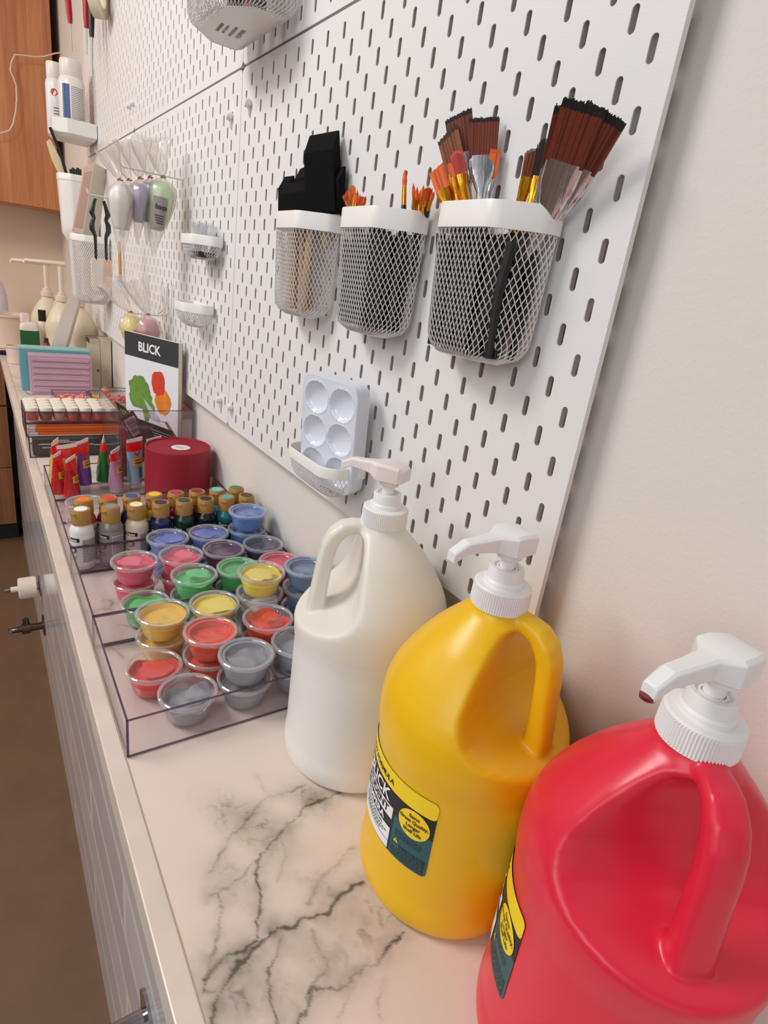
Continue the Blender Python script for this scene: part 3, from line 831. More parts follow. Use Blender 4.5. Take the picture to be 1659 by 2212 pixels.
# ------------------------------------------------------------------ craft paint bottles
def paint_bottle(label, x, y, dot, body, face, lab_bg):
    t = thing('paint_bottle', label, 'bottle', (x, y, T + .0032), 0, 'tan capped craft paint bottles')
    m = mat('bottle_%02x%02x%02x' % body, body, .25, var=.05, coat=.3)
    MB().lathe([(.0150, 0), (.0165, .001), (.0172, .003), (.0172, .060), (.0166, .064), (.0145, .0685), (.0120, .0715), (.0118, .076)], 36).build('bottle_body', m, t, True)
    cp = MB().lathe([(.0134, .0722), (.0137, .0735), (.0132, .094), (.0124, .0953), (.0108, .0953), (.0105, .0946), (.0, .0946)], 36).build('flip_cap', KRAFT, t, True, auto=35)
    MB().box(-.0052, .0052, .0118, .0150, .0885, .0915, Matrix.Rotation(face - pi / 2, 4, 'Z')).build('thumb_tab', KRAFT, cp, bevel=.0006)
    MB().lathe([(.0, .0947), (.0094, .0949), (.0090, .0955), (.0, .0955)], 28).build('colour_dot', mat('dot_%02x%02x%02x' % dot, dot, .4), cp, True)
    R = .01735
    def lay(k, R=R):
        r = R + .00012 * k
        return lambda u, v: (r * cos(face + u / R), r * sin(face + u / R), v)
    lb = mat('bottle_label_%02x%02x%02x' % lab_bg, lab_bg, .4); ink = mat('label_ink', (30, 30, 34)); wh = mat('label_white', (240, 238, 240)); dk = mat('bottle_label_dark', (34, 34, 38), .4); gy = mat('label_grey', (206, 202, 200), .5)
    mb = MB(); patch(mb, lay(1), -.050, .044, .008, .058, 40); L = mb.build('label', lb, t)
    mb = MB(); patch(mb, lay(2), -.040, -.013, .013, .052, 14); patch(mb, lay(2), .016, .040, .013, .052, 12); mb.build('text_panels', gy, L)
    mb = MB(); patch(mb, lay(2), -.0098, .0125, .0470, .0535, 10); mb.build('name_band', dk, L)
    w = MB(); put_text(w, lay(3), 'Deco', .0012, .0500, .0070, .03); w.build('name_lettering', wh, L)
    w = MB(); rnd = random.Random(int(x * 1e4 + y * 1e3))
    for a, b in ((-.039, -.014), (.017, .039)):
        for k in range(13):
            u = a
            while u < b - .001:
                l = rnd.uniform(.001, .003); patch(w, lay(3), u, min(u + l, b), .0148 + .0028 * k, .0160 + .0028 * k, 1); u += l + .0006
    w.build('small_print', ink, L)
    light = sum(lab_bg) > 400
    m2 = mat('label_ink', (30, 30, 34)) if light else wh
    w = MB(); n = 24
    for r0, r1, s in ((.0072, .0060, 1), (.0050, .0044, 1)):
        vs = []
        for k in range(n):
            a = 2 * pi * k / n; vs.append(lay(3)(.001 + r0 * cos(a), .034 + r0 * .8 * sin(a)))
        for k in range(n):
            a = 2 * pi * k / n; vs.append(lay(3)(.001 + r1 * cos(a) - .0004, .034 + r1 * .8 * sin(a)))
        w.add(vs, [(k, (k + 1) % n, n + (k + 1) % n, n + k) for k in range(n)])
    put_text(w, lay(3), 'ACRYLIC', .001, .0225, .0038, .02); put_text(w, lay(3), 'PAINT', .001, .0185, .0038, .02); put_text(w, lay(3), '2 fl oz', .001, .0110, .0028)
    w.build('front_print', m2, L)
    return t
wh_, bk_ = (236, 232, 228), (28, 28, 32)
FR = [('white', (246, 244, 240), (232, 230, 228), wh_), ('grey', (140, 136, 134), (134, 128, 124), (150, 144, 140)), ('cream', (248, 234, 196), (226, 208, 184), (226, 208, 190)), ('dark violet', (52, 30, 74), (38, 32, 92), (40, 34, 84)),
      ('dark green', (36, 68, 44), (20, 58, 44), (22, 54, 42)), ('black', (26, 14, 18), (22, 22, 26), bk_), ('teal', (92, 170, 172), (24, 132, 132), (30, 104, 108)), ('brown', (70, 40, 34), (66, 42, 36), (60, 40, 36))]
BK = [('orange', (246, 120, 44), (196, 96, 56), wh_), ('red', (228, 50, 40), (176, 26, 36), wh_), ('blue', (34, 78, 160), (22, 52, 120), bk_), ('yellow', (248, 196, 36), (226, 176, 20), wh_),
      ('magenta', (190, 34, 74), (150, 24, 60), wh_), ('dark red', (140, 10, 18), (110, 12, 18), bk_), ('turquoise', (104, 206, 222), (60, 170, 180), wh_), ('leaf green', (62, 128, 60), (44, 110, 50), wh_)]
ys = [.2650, .2240, .1870, .1500, .1130, .0775, .0420, .0068]
for (n, d, b, l), y in zip(FR, ys):
    paint_bottle('craft paint bottle with a %s dot on its tan cap, front row' % n, .613, y, d, b, radians(126 + random.uniform(-14, 14)), l)
ys = [.2560, .2210, .1860, .1510, .1160, .0810, .0460, .0110]
for (n, d, b, l), y in zip(BK, ys):
    paint_bottle('craft paint bottle with a %s dot on its tan cap, back row' % n, .651, y, d, b, radians(128 + random.uniform(-25, 25)), l)

# ------------------------------------------------------------------ wire mesh baskets
def basket(name, label, xw, wd, dp, z0, z1, rimh=.019, ch=.022, round_=.02, cell=.0060, rows=None, solid_bottom=False, group='white mesh baskets on the pegboard', y0=.0045, taper=.9, wire=.00052, solid=False):
    """front corners are cut at an angle; xw = near end, y0 = side against the board. Origin at the back, bottom."""
    t = thing(name, label, 'basket', (xw, y0, z0), 0, group)
    H = z1 - z0
    poly = [(0, 0), (.0, dp - ch * 1.05), (ch, dp), (wd - ch, dp), (wd, dp - ch * 1.05), (wd, 0)]
    def rounded(s=1.0, inset=0.0, r=.008, n=4):
        cx, cy = wd / 2, dp / 2
        P = []
        for i, p in enumerate(poly):
            a = Vector(poly[i - 1]); b = Vector(p); c = Vector(poly[(i + 1) % len(poly)])
            rr = min(r if i not in (0, 5) else .004, (b - a).length * .45, (c - b).length * .45)
            p0 = b + (a - b).normalized() * rr; p1 = b + (c - b).normalized() * rr
            for k in range(n + 1):
                q = k / n
                P.append((p0 * (1 - q) ** 2 + b * 2 * q * (1 - q) + p1 * q * q))
        out = []
        for p in P:
            q = Vector(((p.x - cx) * (1 - (1 - s)) + cx, p.y * (1 - (1 - s) * .7)))
            if inset:
                q = Vector((cx + (q.x - cx) * (1 - inset / (wd / 2)), cy + (q.y - cy) * (1 - inset / (dp / 2))))
            out.append((q.x, q.y))
        return out
    def resample(P, n):
        P = P + [P[0]]; L = [0]
        for a, b in zip(P[:-1], P[1:]): L.append(L[-1] + hypot(b[0] - a[0], b[1] - a[1]))
        out = []; j = 0
        for k in range(n):
            s = L[-1] * k / n
            while L[j + 1] < s: j += 1
            q = (s - L[j]) / max(L[j + 1] - L[j], 1e-9)
            out.append((P[j][0] * (1 - q) + P[j + 1][0] * q, P[j][1] * (1 - q) + P[j + 1][1] * q))
        return out
    # rim band
    o = rounded(); i_ = rounded(inset=.0018)
    mb = MB()
    mb.loft([[(a, b, H - rimh) for a, b in o], [(a, b, H - .001) for a, b in o], [(a * .999, b * .999, H) for a, b in rounded(inset=.0005)], [(a, b, H) for a, b in rounded(inset=.0013)], [(a, b, H - .001) for a, b in i_], [(a, b, H - rimh) for a, b in i_]], close=True)
    mb.build('rim', WHITE, t, True, auto=35)
    per = 2 * (wd + dp); n = int(round(per / cell))
    hh = H - rimh + .002
    rows = rows or max(2, int(round(hh / (cell * .8))))
    # surface of the wall: s in 0..1 from rim down, bottom corner rounded, then floor
    def ringat(q):
        """q: 0 at rim .. 1 at start of the floor"""
        z = hh * (1 - q); ins = 0
        if z < round_:
            u = 1 - z / round_; ins = round_ * .75 * (1 - sqrt(max(0, 1 - u * u)))
        s = 1 - (1 - taper) * q
        return rounded(s=s, inset=.0012 + ins), z
    rings = []
    for k in range(rows + 1):
        P, z = ringat(1 - (1 - k / rows) ** 1.0)
        R = resample(P, 2 * n)
        rings.append([(R[(2 * i + (k % 2)) % (2 * n)][0], R[(2 * i + (k % 2)) % (2 * n)][1], z) for i in range(n)])
    mb = MB()
    def seg(a, b, r):
        a, b = Vector(a), Vector(b); d = (b - a)
        if d.length < 1e-6: return
        d.normalize(); u = d.orthogonal().normalized(); w = d.cross(u)
        vs = [tuple(p + u * r * c + w * r * s) for p in (a, b) for c, s in ((1, 0), (-.5, .866), (-.5, -.866))]
        mb.add(vs, [(0, 1, 4, 3), (1, 2, 5, 4), (2, 0, 3, 5)])
    if solid:
        mb.loft([[(a, b, ringat(k / 8)[1]) for a, b in ringat(k / 8)[0]] for k in range(9)], cap=False)
        mb.f.append(tuple(range(len(mb.v) - len(rounded()), len(mb.v)))); mb.m.append(0)
        mb.build('bin_body', WHITE, t, True)
        return t
    for k in range(rows):
        for i in range(n):
            a = rings[k][i]
            if k % 2 == 0:
                seg(a, rings[k + 1][i], wire); seg(a, rings[k + 1][(i - 1) % n], wire)
            else:
                seg(a, rings[k + 1][i], wire); seg(a, rings[k + 1][(i + 1) % n], wire)
    last = rings[-1]
    cx = sum(p[0] for p in last) / n; cy = sum(p[1] for p in last) / n; z = last[0][2]
    for i in range(n):      # bottom frame and floor mesh
        seg(last[i], last[(i + 1) % n], wire * 1.6)
    ys_ = np.arange(min(p[1] for p in last), max(p[1] for p in last), cell)
    if not solid_bottom:
        Rb = [(p[0], p[1]) for p in last]
        def clipseg(px, py, dx, dy):
            ts = []
            for (x0, y0_), (x1, y1_) in zip(Rb, Rb[1:] + Rb[:1]):
                ex, ey = x1 - x0, y1_ - y0_; dt = dx * ey - dy * ex
                if abs(dt) < 1e-12: continue
                s_ = ((x0 - px) * ey - (y0_ - py) * ex) / dt; u_ = ((x0 - px) * dy - (y0_ - py) * dx) / dt
                if 0 <= u_ < 1: ts.append(s_)
            return (min(ts), max(ts)) if len(ts) >= 2 else None
        for sg in (1, -1):
            for k in range(-60, 60):
                r = clipseg(cx + k * cell, cy, .55, .83 * sg)
                if r: seg((cx + k * cell + .55 * r[0], cy + .83 * sg * r[0], z), (cx + k * cell + .55 * r[1], cy + .83 * sg * r[1], z), wire)
    else:
        mb2 = MB(); mb2.add([(p[0], p[1], z) for p in last] + [(p[0], p[1], z + .002) for p in last], [tuple(range(n)), tuple(range(n, 2 * n))] + [(i, (i + 1) % n, n + (i + 1) % n, n + i) for i in range(n)])
        mb2.build('bottom_plate', WHITE, t)
    mb.build('wire_mesh', WIRE, t)
    return t
RIMZ = zc(.147)
basket('mesh_basket', 'white mesh basket nearest the board edge, full of large paint brushes', .036, .123, .047, zc(.030), RIMZ, ch=.030)
basket('mesh_basket', 'white mesh basket in the middle, holding small orange tipped brushes', .201, .123, .047, zc(.028), RIMZ, ch=.030)
basket('mesh_basket', 'white mesh basket holding the black foam brushes', .371, .123, .0455, zc(.028), RIMZ, ch=.030)
basket('shallow_basket', 'small shallow mesh basket holding the stack of white palettes', .254, .119, .054, zc(-.166), zc(-.125), ch=.015, rimh=.013, round_=.018, taper=.85)
basket('shallow_basket', 'small shallow mesh basket with clear cups in it, left on the middle board', .786, .120, .049, zc(.080), zc(.119), ch=.030, rimh=.016, round_=.018, taper=.8)
basket('shallow_basket', 'small shallow mesh basket, empty, low on the middle board', .823, .120, .050, zc(-.040), zc(.002), ch=.030, rimh=.016, round_=.018, taper=.8)

# ------------------------------------------------------------------ brushes
def frame(axis, face):
    a = axis.normalized(); n = (face - a * face.dot(a)).normalized(); w = n.cross(a)
    return Matrix(((w.x, n.x, a.x, 0), (w.y, n.y, a.y, 0), (w.z, n.z, a.z, 0), (0, 0, 0, 1)))
HB = mat('black_handle', (14, 14, 16), .3, coat=.3); HO = mat('orange_handle', (206, 84, 30), .35); HW = wood('pale_wood', (206, 172, 134), (180, 142, 104), 'Z', 3)
BR = [mat('bristle_brown', (124, 48, 24), .7, var=.35, scale=500), mat('bristle_tip', (26, 16, 16), .8), mat('bristle_streak', (84, 30, 18), .7)]
BRO = [mat('bristle_orange', (238, 112, 46), .6, var=.2, scale=500), mat('bristle_orange_tip', (222, 88, 36), .7), mat('bristle_orange_streak', (206, 78, 34), .7)]
BRT = [mat('bristle_tan', (140, 78, 44), .7, var=.35, scale=500), mat('bristle_tan_tip', (60, 38, 30), .8), mat('bristle_tan_streak', (104, 52, 30), .8)]
BRD = [mat('bristle_dark', (58, 46, 34), .75, var=.35, scale=500), mat('bristle_dark_tip', (24, 20, 18), .8), mat('bristle_dark_streak', (40, 32, 26), .8)]
def brush(label, tip, base, w, bl, fl, hm, fm, bm_, cls='flat', face=None, hl=None, th=None, skew=0, group='paint brushes in the baskets', hr=.0035):
    """tip / base: points on the brush; axis runs base -> tip. w brush width, bl bristles, fl ferrule, hl handle below ferrule"""
    tip, base = Vector(tip), Vector(base)
    ax = (tip - base).normalized()
    face = Vector(face) if face else (CAM_C - tip)
    if hl is None:
        tot = (tip - base).length
        zb = zc(.036)
        hl = max(.01, (tip.z - zb) / max(ax.z, .2) - bl - fl)
        while hl > .012 and not inside(tip - ax * (bl + fl + hl), .006):
            hl -= .002
    org = tip - ax * (bl + fl + hl)
    t = bpy.data.objects.new('paint_brush', None); COL.objects.link(t); t.empty_display_size = .02
    t.matrix_world = Matrix.Translation(org) @ frame(ax, face)
    tag(t, label, 'brush', group)
    th = th or w * .28
    hw = hr
    MB().tube([(0, 0, 0), (0, 0, .004), (0, 0, hl * .5), (0, 0, hl * .85), (0, 0, hl + .003)], [hw * .5, hw * .75, hw * 1.25, hw * 1.05, hw * .9], 12, up=(1, 0, 0)).build('handle', hm, t, True)
    rings = []
    for z, a, b in ((hl - .002, hw * 1.05, hw * 1.05), (hl + fl * .28, hw * 1.1, hw * 1.08), (hl + fl * .62, (w / 2) * .82, th * .55), (hl + fl * .8, w / 2 * .97, th * .45), (hl + fl, w / 2, th * .42)):
        rings.append([(math.copysign(abs(cos(q)) ** .75, cos(q)) * a, math.copysign(abs(sin(q)) ** .75, sin(q)) * b, z) for q in [2 * pi * k / 20 for k in range(20)]])
    if cls == 'round':
        rings = [[(r * cos(q), r * sin(q), z) for q in [2 * pi * k / 14 for k in range(14)]] for z, r in ((hl - .002, hw * .9), (hl + fl * .5, w * .5), (hl + fl, w * .46))]
    f = MB(); f.loft(rings)
    f.build('ferrule', fm, t, True)
    z0 = hl + fl
    b = MB()
    if cls == 'round':
        b.mat(0).lathe([(w * .45, z0 - .001), (w * .55, z0 + bl * .3), (w * .42, z0 + bl * .65)], 12)
        b.mat(1).lathe([(w * .42, z0 + bl * .64), (w * .12, z0 + bl * .93), (.0002, z0 + bl)], 12)
    else:
        n = max(9, int(w / .00065)); rnd = random.Random(int(w * 1e5) + len(label))
        for k in range(n):
            x = (-.5 + (k + .5) / n) * w * .97; dx = w / n * .66
            e = (1 + .18 * 2 * x / w * (1 if cls == 'flat' else 2)); L = bl * (1 + rnd.uniform(-.03, .015) + skew * x / w)
            if cls == 'fan': L *= 1 - .25 * (x / w * 2) ** 2
            fx = 1.12 if cls == 'flat' else 1.45
            ty = th * .36 * (1 - .3 * abs(x) / w); zt = z0 + L; zm = z0 + L * .86
            X0, X1, X2 = x, x * (1 + (fx - 1) * .8), x * fx
            st = 2 if rnd.random() < .34 else 0
            for mi, (za, xa, ya), (zb_, xb, yb) in ((st, (z0 - .002, X0, ty), (zm, X1, ty * .9)), (1, (zm, X1, ty * .9), (zt, X2, ty * .3))):
                b.mat(mi)
                b.loft([[(xa - dx, -ya, za), (xa + dx, -ya, za), (xa + dx, ya, za), (xa - dx, ya, za)], [(xb - dx * (1 if mi != 1 else .75), -yb, zb_), (xb + dx * (1 if mi != 1 else .75), -yb, zb_), (xb + dx * (1 if mi != 1 else .75), yb, zb_), (xb - dx * (1 if mi != 1 else .75), yb, zb_)]])
    b.build('bristles', bm_, t)
    return t
BASK = [(.036, .123, .047, .030), (.201, .123, .047, .030), (.371, .123, .0455, .030)]
def inside(p, m=.004):
    for xw, wd, dp, ch in BASK:
        a = min(p[0] - xw, xw + wd - p[0]); y = p[1] - .0045
        if a > m and m * .6 < y < dp - m and y < (dp - ch * 1.05) + a * 1.05 - m * 1.4:
            return True
    return False
def P(x, y, Y): return at(x, y, 1, Y)
def RB(x, y, Y):
    """where a brush crosses the rim: pushed back until it stands inside its basket"""
    for k in range(60):
        p = at(x, y, 1, Y - .0005 * k)
        if inside(p): return p
        if Y - .0005 * k < .009: break
    return at(x, y, 1, max(.009, Y - .0005 * k))
# big basket, left group
brush('wide flat brush with dark red brown bristles, left one behind the tan brush', P(990, 246, .020), RB(1012, 440, .020), .0215, .034, .040, HB, SILVER, BR, skew=-.18)
brush('flat brush with black tipped bristles and silver ferrule, upright in the left group', P(1047, 254, .014), RB(1038, 440, .018), .0225, .030, .040, HB, SILVER, BR)
brush('orange edged brush behind the upright silver ferrule', P(1071, 322, .010), RB(1052, 440, .012), .008, .022, .03, HB, SILVER, BRO)
brush('tan bristled angled brush leaning left with a gold ferrule', P(966, 286, .030), RB(1004, 446, .026), .0175, .036, .032, HB, GOLD, BRT, skew=-.30)
brush('orange bristled flat brush with gold ferrule at the far left of the big basket', P(944, 362, .034), RB(970, 446, .030), .0145, .020, .026, HB, GOLD, BRO, skew=-.25)
brush('orange bristled gold ferrule brush, second from the left in the big basket', P(958, 350, .030), RB(981, 446, .026), .0110, .020, .028, HB, GOLD, BRO, skew=-.2)
brush('small filbert brush with a blue and red tip and gold ferrule', P(985, 325, .036), RB(1010, 446, .030), .0085, .019, .030, HB, GOLD, [mat('bristle_red', (186, 50, 34), .5, var=.2), mat('bristle_red_tip', (214, 70, 40), .5), mat('bristle_red_streak', (160, 40, 30), .5)], cls='fan')
brush('slim gold ferrule brush between the orange ones', P(974, 352, .034), RB(995, 446, .030), .006, .012, .032, HB, GOLD, BRO)
# right group
brush('largest flat brush with dark brown bristles and broad silver ferrule', P(1266, 222, .040), RB(1186, 452, .020), .0270, .035, .070, HB, SILVER, BR, face=(-.65, .75, .2), hr=.0048)
brush('large flat brush leaning right behind the largest one', P(1312, 240, .030), RB(1200, 456, .012), .0270, .034, .072, HB, SILVER, BR, face=(-.65, .75, .2), hr=.0048)
brush('brush seen edge on with wispy brown bristles, left of the largest brush', P(1217, 226, .036), RB(1164, 444, .024), .010, .036, .060, HB, SILVER, BR, hr=.003)
brush('second brush seen edge on beside the largest brush', P(1234, 218, .028), RB(1174, 448, .018), .010, .034, .062, HB, SILVER, BR, hr=.003)
brush('dark tipped brush with a gold ferrule in the right group', P(1178, 298, .026), RB(1146, 442, .026), .0066, .024, .036, HB, GOLD, BRD, cls='fan')
brush('brown tipped flat brush with a gold ferrule leaning right', P(1156, 320, .030), RB(1124, 440, .026), .0090, .018, .038, HB, GOLD, BRT, cls='fan')
brush('orange handled brush standing between silver ferrules', P(1200, 330, .026), RB(1164, 446, .022), .005, .02, .04, HO, GOLD, BRT, cls='round')
brush('slim brush with pinkish ferrule right of the gold ones', P(1192, 312, .020), RB(1154, 446, .018), .005, .018, .05, HB, SILVER, BRT, cls='round')
# middle basket: two clusters of small brushes
def cluster(pts, base, Y, word):
    for k, (x, y) in enumerate(pts):
        bx = base[0] + (x - sum(p[0] for p in pts) / len(pts)) * .55
        brush('small orange tipped brush with thin gold ferrule in the %s' % word, P(x, y, Y + random.uniform(-.006, .006)), RB(bx, base[1], Y - .004), random.choice([.0034, .0042, .005]), random.uniform(.010, .013), .018, HB, GOLD, BRO, cls=random.choice(['round', 'round', 'fan']), group='small brushes in the ' + word, hr=.0026)
cluster([(744, 420), (749, 412), (755, 404), (761, 400), (767, 412), (772, 410), (778, 420), (784, 424), (790, 424), (752, 426)], (768, 458), .030, 'left bunch of the middle basket')
brush('single small brush standing alone in the middle basket', P(875, 366, .030), RB(872, 452, .030), .0044, .013, .02, HB, GOLD, BRO, cls='round', hr=.0026)
cluster([(893, 396), (901, 404), (908, 410), (915, 400), (921, 408), (927, 404), (934, 406), (938, 414), (905, 420), (918, 424)], (908, 466), .020, 'right bunch of the middle basket')
# handles packed out of sight behind the mesh
for x, n, l in ((.097, 44, 'big basket'), (.262, 30, 'middle basket')):
    for k in range(n):
        px = x + random.uniform(-.046, .040); py = random.uniform(.012, .036)
        o = MB().tube([(0, 0, 0), (random.uniform(-.004, .004), random.uniform(-.003, .003), .05), (random.uniform(-.006, .006), random.uniform(-.004, .004), random.uniform(.085, .098))], [.0025, .0050, .0040], 8).build('brush_handle', HB, None, True, loc=(px, py, zc(.034)))
        tag(o, 'black brush handle packed inside the mesh of the ' + l, 'handle', 'black handles inside the ' + l)

# foam brushes
def foam_brush(label, top_l, top_r, base, Y, h, tw=.030, thk=.022, yaw=.012):
    a, b = P(*top_l, Y + yaw), P(*top_r, Y - yaw); c = P(*base, Y - .003)
    top = (a + b) * .5; ax = (top - c).normalized(); wv = b - a; wv = (wv - ax * wv.dot(ax)).normalized(); n = wv.cross(ax)
    if n.y < 0: n = -n; wv = -wv
    t = bpy.data.objects.new('foam_brush', None); COL.objects.link(t); t.empty_display_size = .02
    hl = max(.01, (top.z - h * ax.z - zc(.036)) / ax.z)
    while hl > .012:
        q = top - ax * (h + hl)
        if inside(q, .006): break
        hl -= .002
    t.matrix_world = Matrix.Translation(top - ax * (h + hl)) @ Matrix(((wv.x, n.x, ax.x, 0), (wv.y, n.y, ax.y, 0), (wv.z, n.z, ax.z, 0), (0, 0, 0, 1)))
    tag(t, label, 'brush', 'black foam brushes')
    w2, t2 = (b - a).length * .5, thk / 2
    mb = MB(); mb.loft([[(-w2, -t2, hl), (w2, -t2, hl), (w2, t2, hl), (-w2, t2, hl)], [(-w2, -t2, hl + h * .72), (w2, -t2, hl + h * .72), (w2, t2, hl + h * .72), (-w2, t2, hl + h * .72)], [(-w2, -t2, hl + h), (w2, -t2, hl + h), (w2, -t2 * .75, hl + h), (-w2, -t2 * .75, hl + h)]])
    mb.build('foam_head', FOAM, t, bevel=.001)
    MB().lathe([(.0035, 0), (.0042, .003), (.0042, hl + .012)], 14).build('wooden_handle', HW, t, True)
    return t
foam_brush('tallest black foam brush standing above the others', (662, 290), (726, 272), (700, 462), .024, .092, thk=.020, yaw=.011)
foam_brush('wide black foam brush at the front left of its basket', (612, 404), (692, 374), (652, 474), .029, .050, thk=.016, yaw=.011)
foam_brush('black foam brush behind the wide one, tip just showing', (642, 358), (682, 352), (664, 466), .017, .055, thk=.012, yaw=.003)
foam_brush('black foam brush at the left rim, turned away', (609, 374), (628, 384), (618, 470), .022, .055, thk=.012, yaw=.002)
foam_brush('black foam brush at the right rim beside the bare handle', (722, 360), (740, 358), (728, 472), .013, .050, thk=.010, yaw=.001)
for x, y, w in ((.405, .030, 0), (.418, .024, 0), (.44, .034, 1), (.452, .02, 1)):
    o = MB().tube([(0, 0, 0), (.006 * (1 if w else -1), .002, .10)], .0042, 12).build('wooden_stick', HW, None, True, loc=(x, y, zc(.034)))
    tag(o, 'pale wooden handle seen through the mesh of the foam brush basket', 'handle', 'wooden handles inside the foam brush basket')

# ------------------------------------------------------------------ palettes
def palette_mesh():
    w, h = .086, .131; nx, ny = 56, 84; r = .014
    wells = [(sx * .0205, sy * .0410) for sy in (-1, 0, 1) for sx in (-1, 1)]
    mb = MB(); vs = []
    for j in range(ny + 1):
        for i in range(nx + 1):
            x = (-.5 + i / nx) * w; y = (-.5 + j / ny) * h
            cx = max(abs(x) - (w / 2 - r), 0); cy = max(abs(y) - (h / 2 - r), 0); d = hypot(cx, cy)
            if d > r:
                k = r / d; x = math.copysign(w / 2 - r + cx * k, x); y = math.copysign(h / 2 - r + cy * k, y)
            z = 0
            for a, b in wells:
                q = hypot(x - a, y - b)
                if q < .0180: z = -.0066 * (1 - (q / .0180) ** 2) ** .55 - .0002
                elif q < .0202: z = max(z, .0009 * sin((q - .0180) / .0022 * pi))
            vs.append((x, y, z))
    f = [(j * (nx + 1) + i, j * (nx + 1) + i + 1, (j + 1) * (nx + 1) + i + 1, (j + 1) * (nx + 1) + i) for j in range(ny) for i in range(nx)]
    mb.add(vs, f)
    # turned down edge
    ring = rrect(w, h, r, 8)
    mb.loft([[(a * 1.0, b * 1.0, .0001) for a, b in ring], [(a * 1.012, b * 1.008, -.0006) for a, b in ring], [(a * 1.02, b * 1.014, -.0022) for a, b in ring], [(a * 1.01, b * 1.006, -.0022) for a, b in ring], [(a * .995, b * .995, -.0004) for a, b in ring]], cap=False)
    return mb
PALM = mat('palette_plastic', (226, 230, 242), .18, var=.01, sub=.1, coat=.3)
lb, rb = at(668, 960, 1, .052), at(768, 1010, 1, .046)
pal = palette_mesh().build('paint_palette', PALM, None, True, auto=60)
ctr = Vector((.2905, .0425, zc(-.0940)))
tilt = Matrix.Rotation(radians(2), 4, 'Y') @ Matrix.Rotation(radians(90 + 5), 4, 'X') 
for k in range(7):
    o = pal if k == 0 else pal.copy()
    if k: COL.objects.link(o)
    M = Matrix.Translation(ctr + Vector((.0008 * k, -.0028 * k, .0003 * k))) @ Matrix.Rotation(pi + radians(17), 4, 'Z') @ tilt
    o.matrix_world = M
    tag(o, 'front white six well paint palette in the shallow basket' if k == 0 else 'white paint palette nested behind the front one, only its edge showing', 'palette', 'stack of white paint palettes' )

# ------------------------------------------------------------------ round red box, glue tubes
CR = mat('crimson_card', (148, 8, 40), .55, var=.03, bump=.1, bscale=500)
t = thing('round_box', 'round crimson cardboard box with a white sticker on its lid', 'box', (.866, .055, T + .0035))
MB().lathe([(.0605, 0), (.0632, .001), (.0632, .003), (.0632, .0770), (.0605, .078)], 72).build('box_body', CR, t, True, auto=35)
l = MB().lathe([(.0628, .0770), (.0632, .0772), (.0632, .080), (.0632, .1070), (.0632, .1085), (.0626, .1110), (.0608, .1120), (.0590, .1112), (.0582, .1085), (.0, .1075)], 72).build('lid', CR, t, True, auto=35)
MB().lathe([(.0, .1079), (.0182, .1082), (.0182, .1086), (.0, .1084)], 40, Matrix.Translation((-.004, -.004, 0))).build('round_sticker', mat('sticker_white', (232, 226, 224), .5), l)
ink = mat('label_ink', (30, 30, 34))
w = MB(); M = Matrix.Translation((-.004, -.004, .1090)) @ Matrix.Rotation(radians(38), 4, 'Z')
fn = lambda u, v: tuple(M @ Vector((u, v, 0)))
rnd = random.Random(8)
for k, (h_, l_) in enumerate(((.0042, .011), (.0022, .013))):      # illegible script
    u_ = -l_ / 1.3
    while u_ < l_ / 1.3:
        d = rnd.uniform(.0008, .0018); v0 = .003 - .008 * k + rnd.uniform(-.0008, .0008)
        w.add([fn(u_, v0 - h_ * rnd.uniform(.3, .6)), fn(u_ + d * .6, v0 - h_ * .4), fn(u_ + d, v0 + h_ * rnd.uniform(.3, .6)), fn(u_ + d * .4, v0 + h_ * .4)], [(0, 1, 2, 3)]); u_ += d + .0005
w.build('sticker_print', ink, l)
w = MB(); cyl = lambda u, v: (.0623 * cos(radians(140) + u / .0623), .0623 * sin(radians(140) + u / .0623), v)
for u, v in [(-.018 + .006 * k, .026) for k in range(4)] + [(-.018, .026 - .005 * k) for k in range(1, 4)] + [(0, .021)]:
    w.add([cyl(u + .0011 * cos(q), v + .0011 * sin(q)) for q in [2 * pi * k / 8 for k in range(8)]], [tuple(range(8))])
w.build('gold_dots', mat('gold_dots', (206, 120, 96), .4), t)

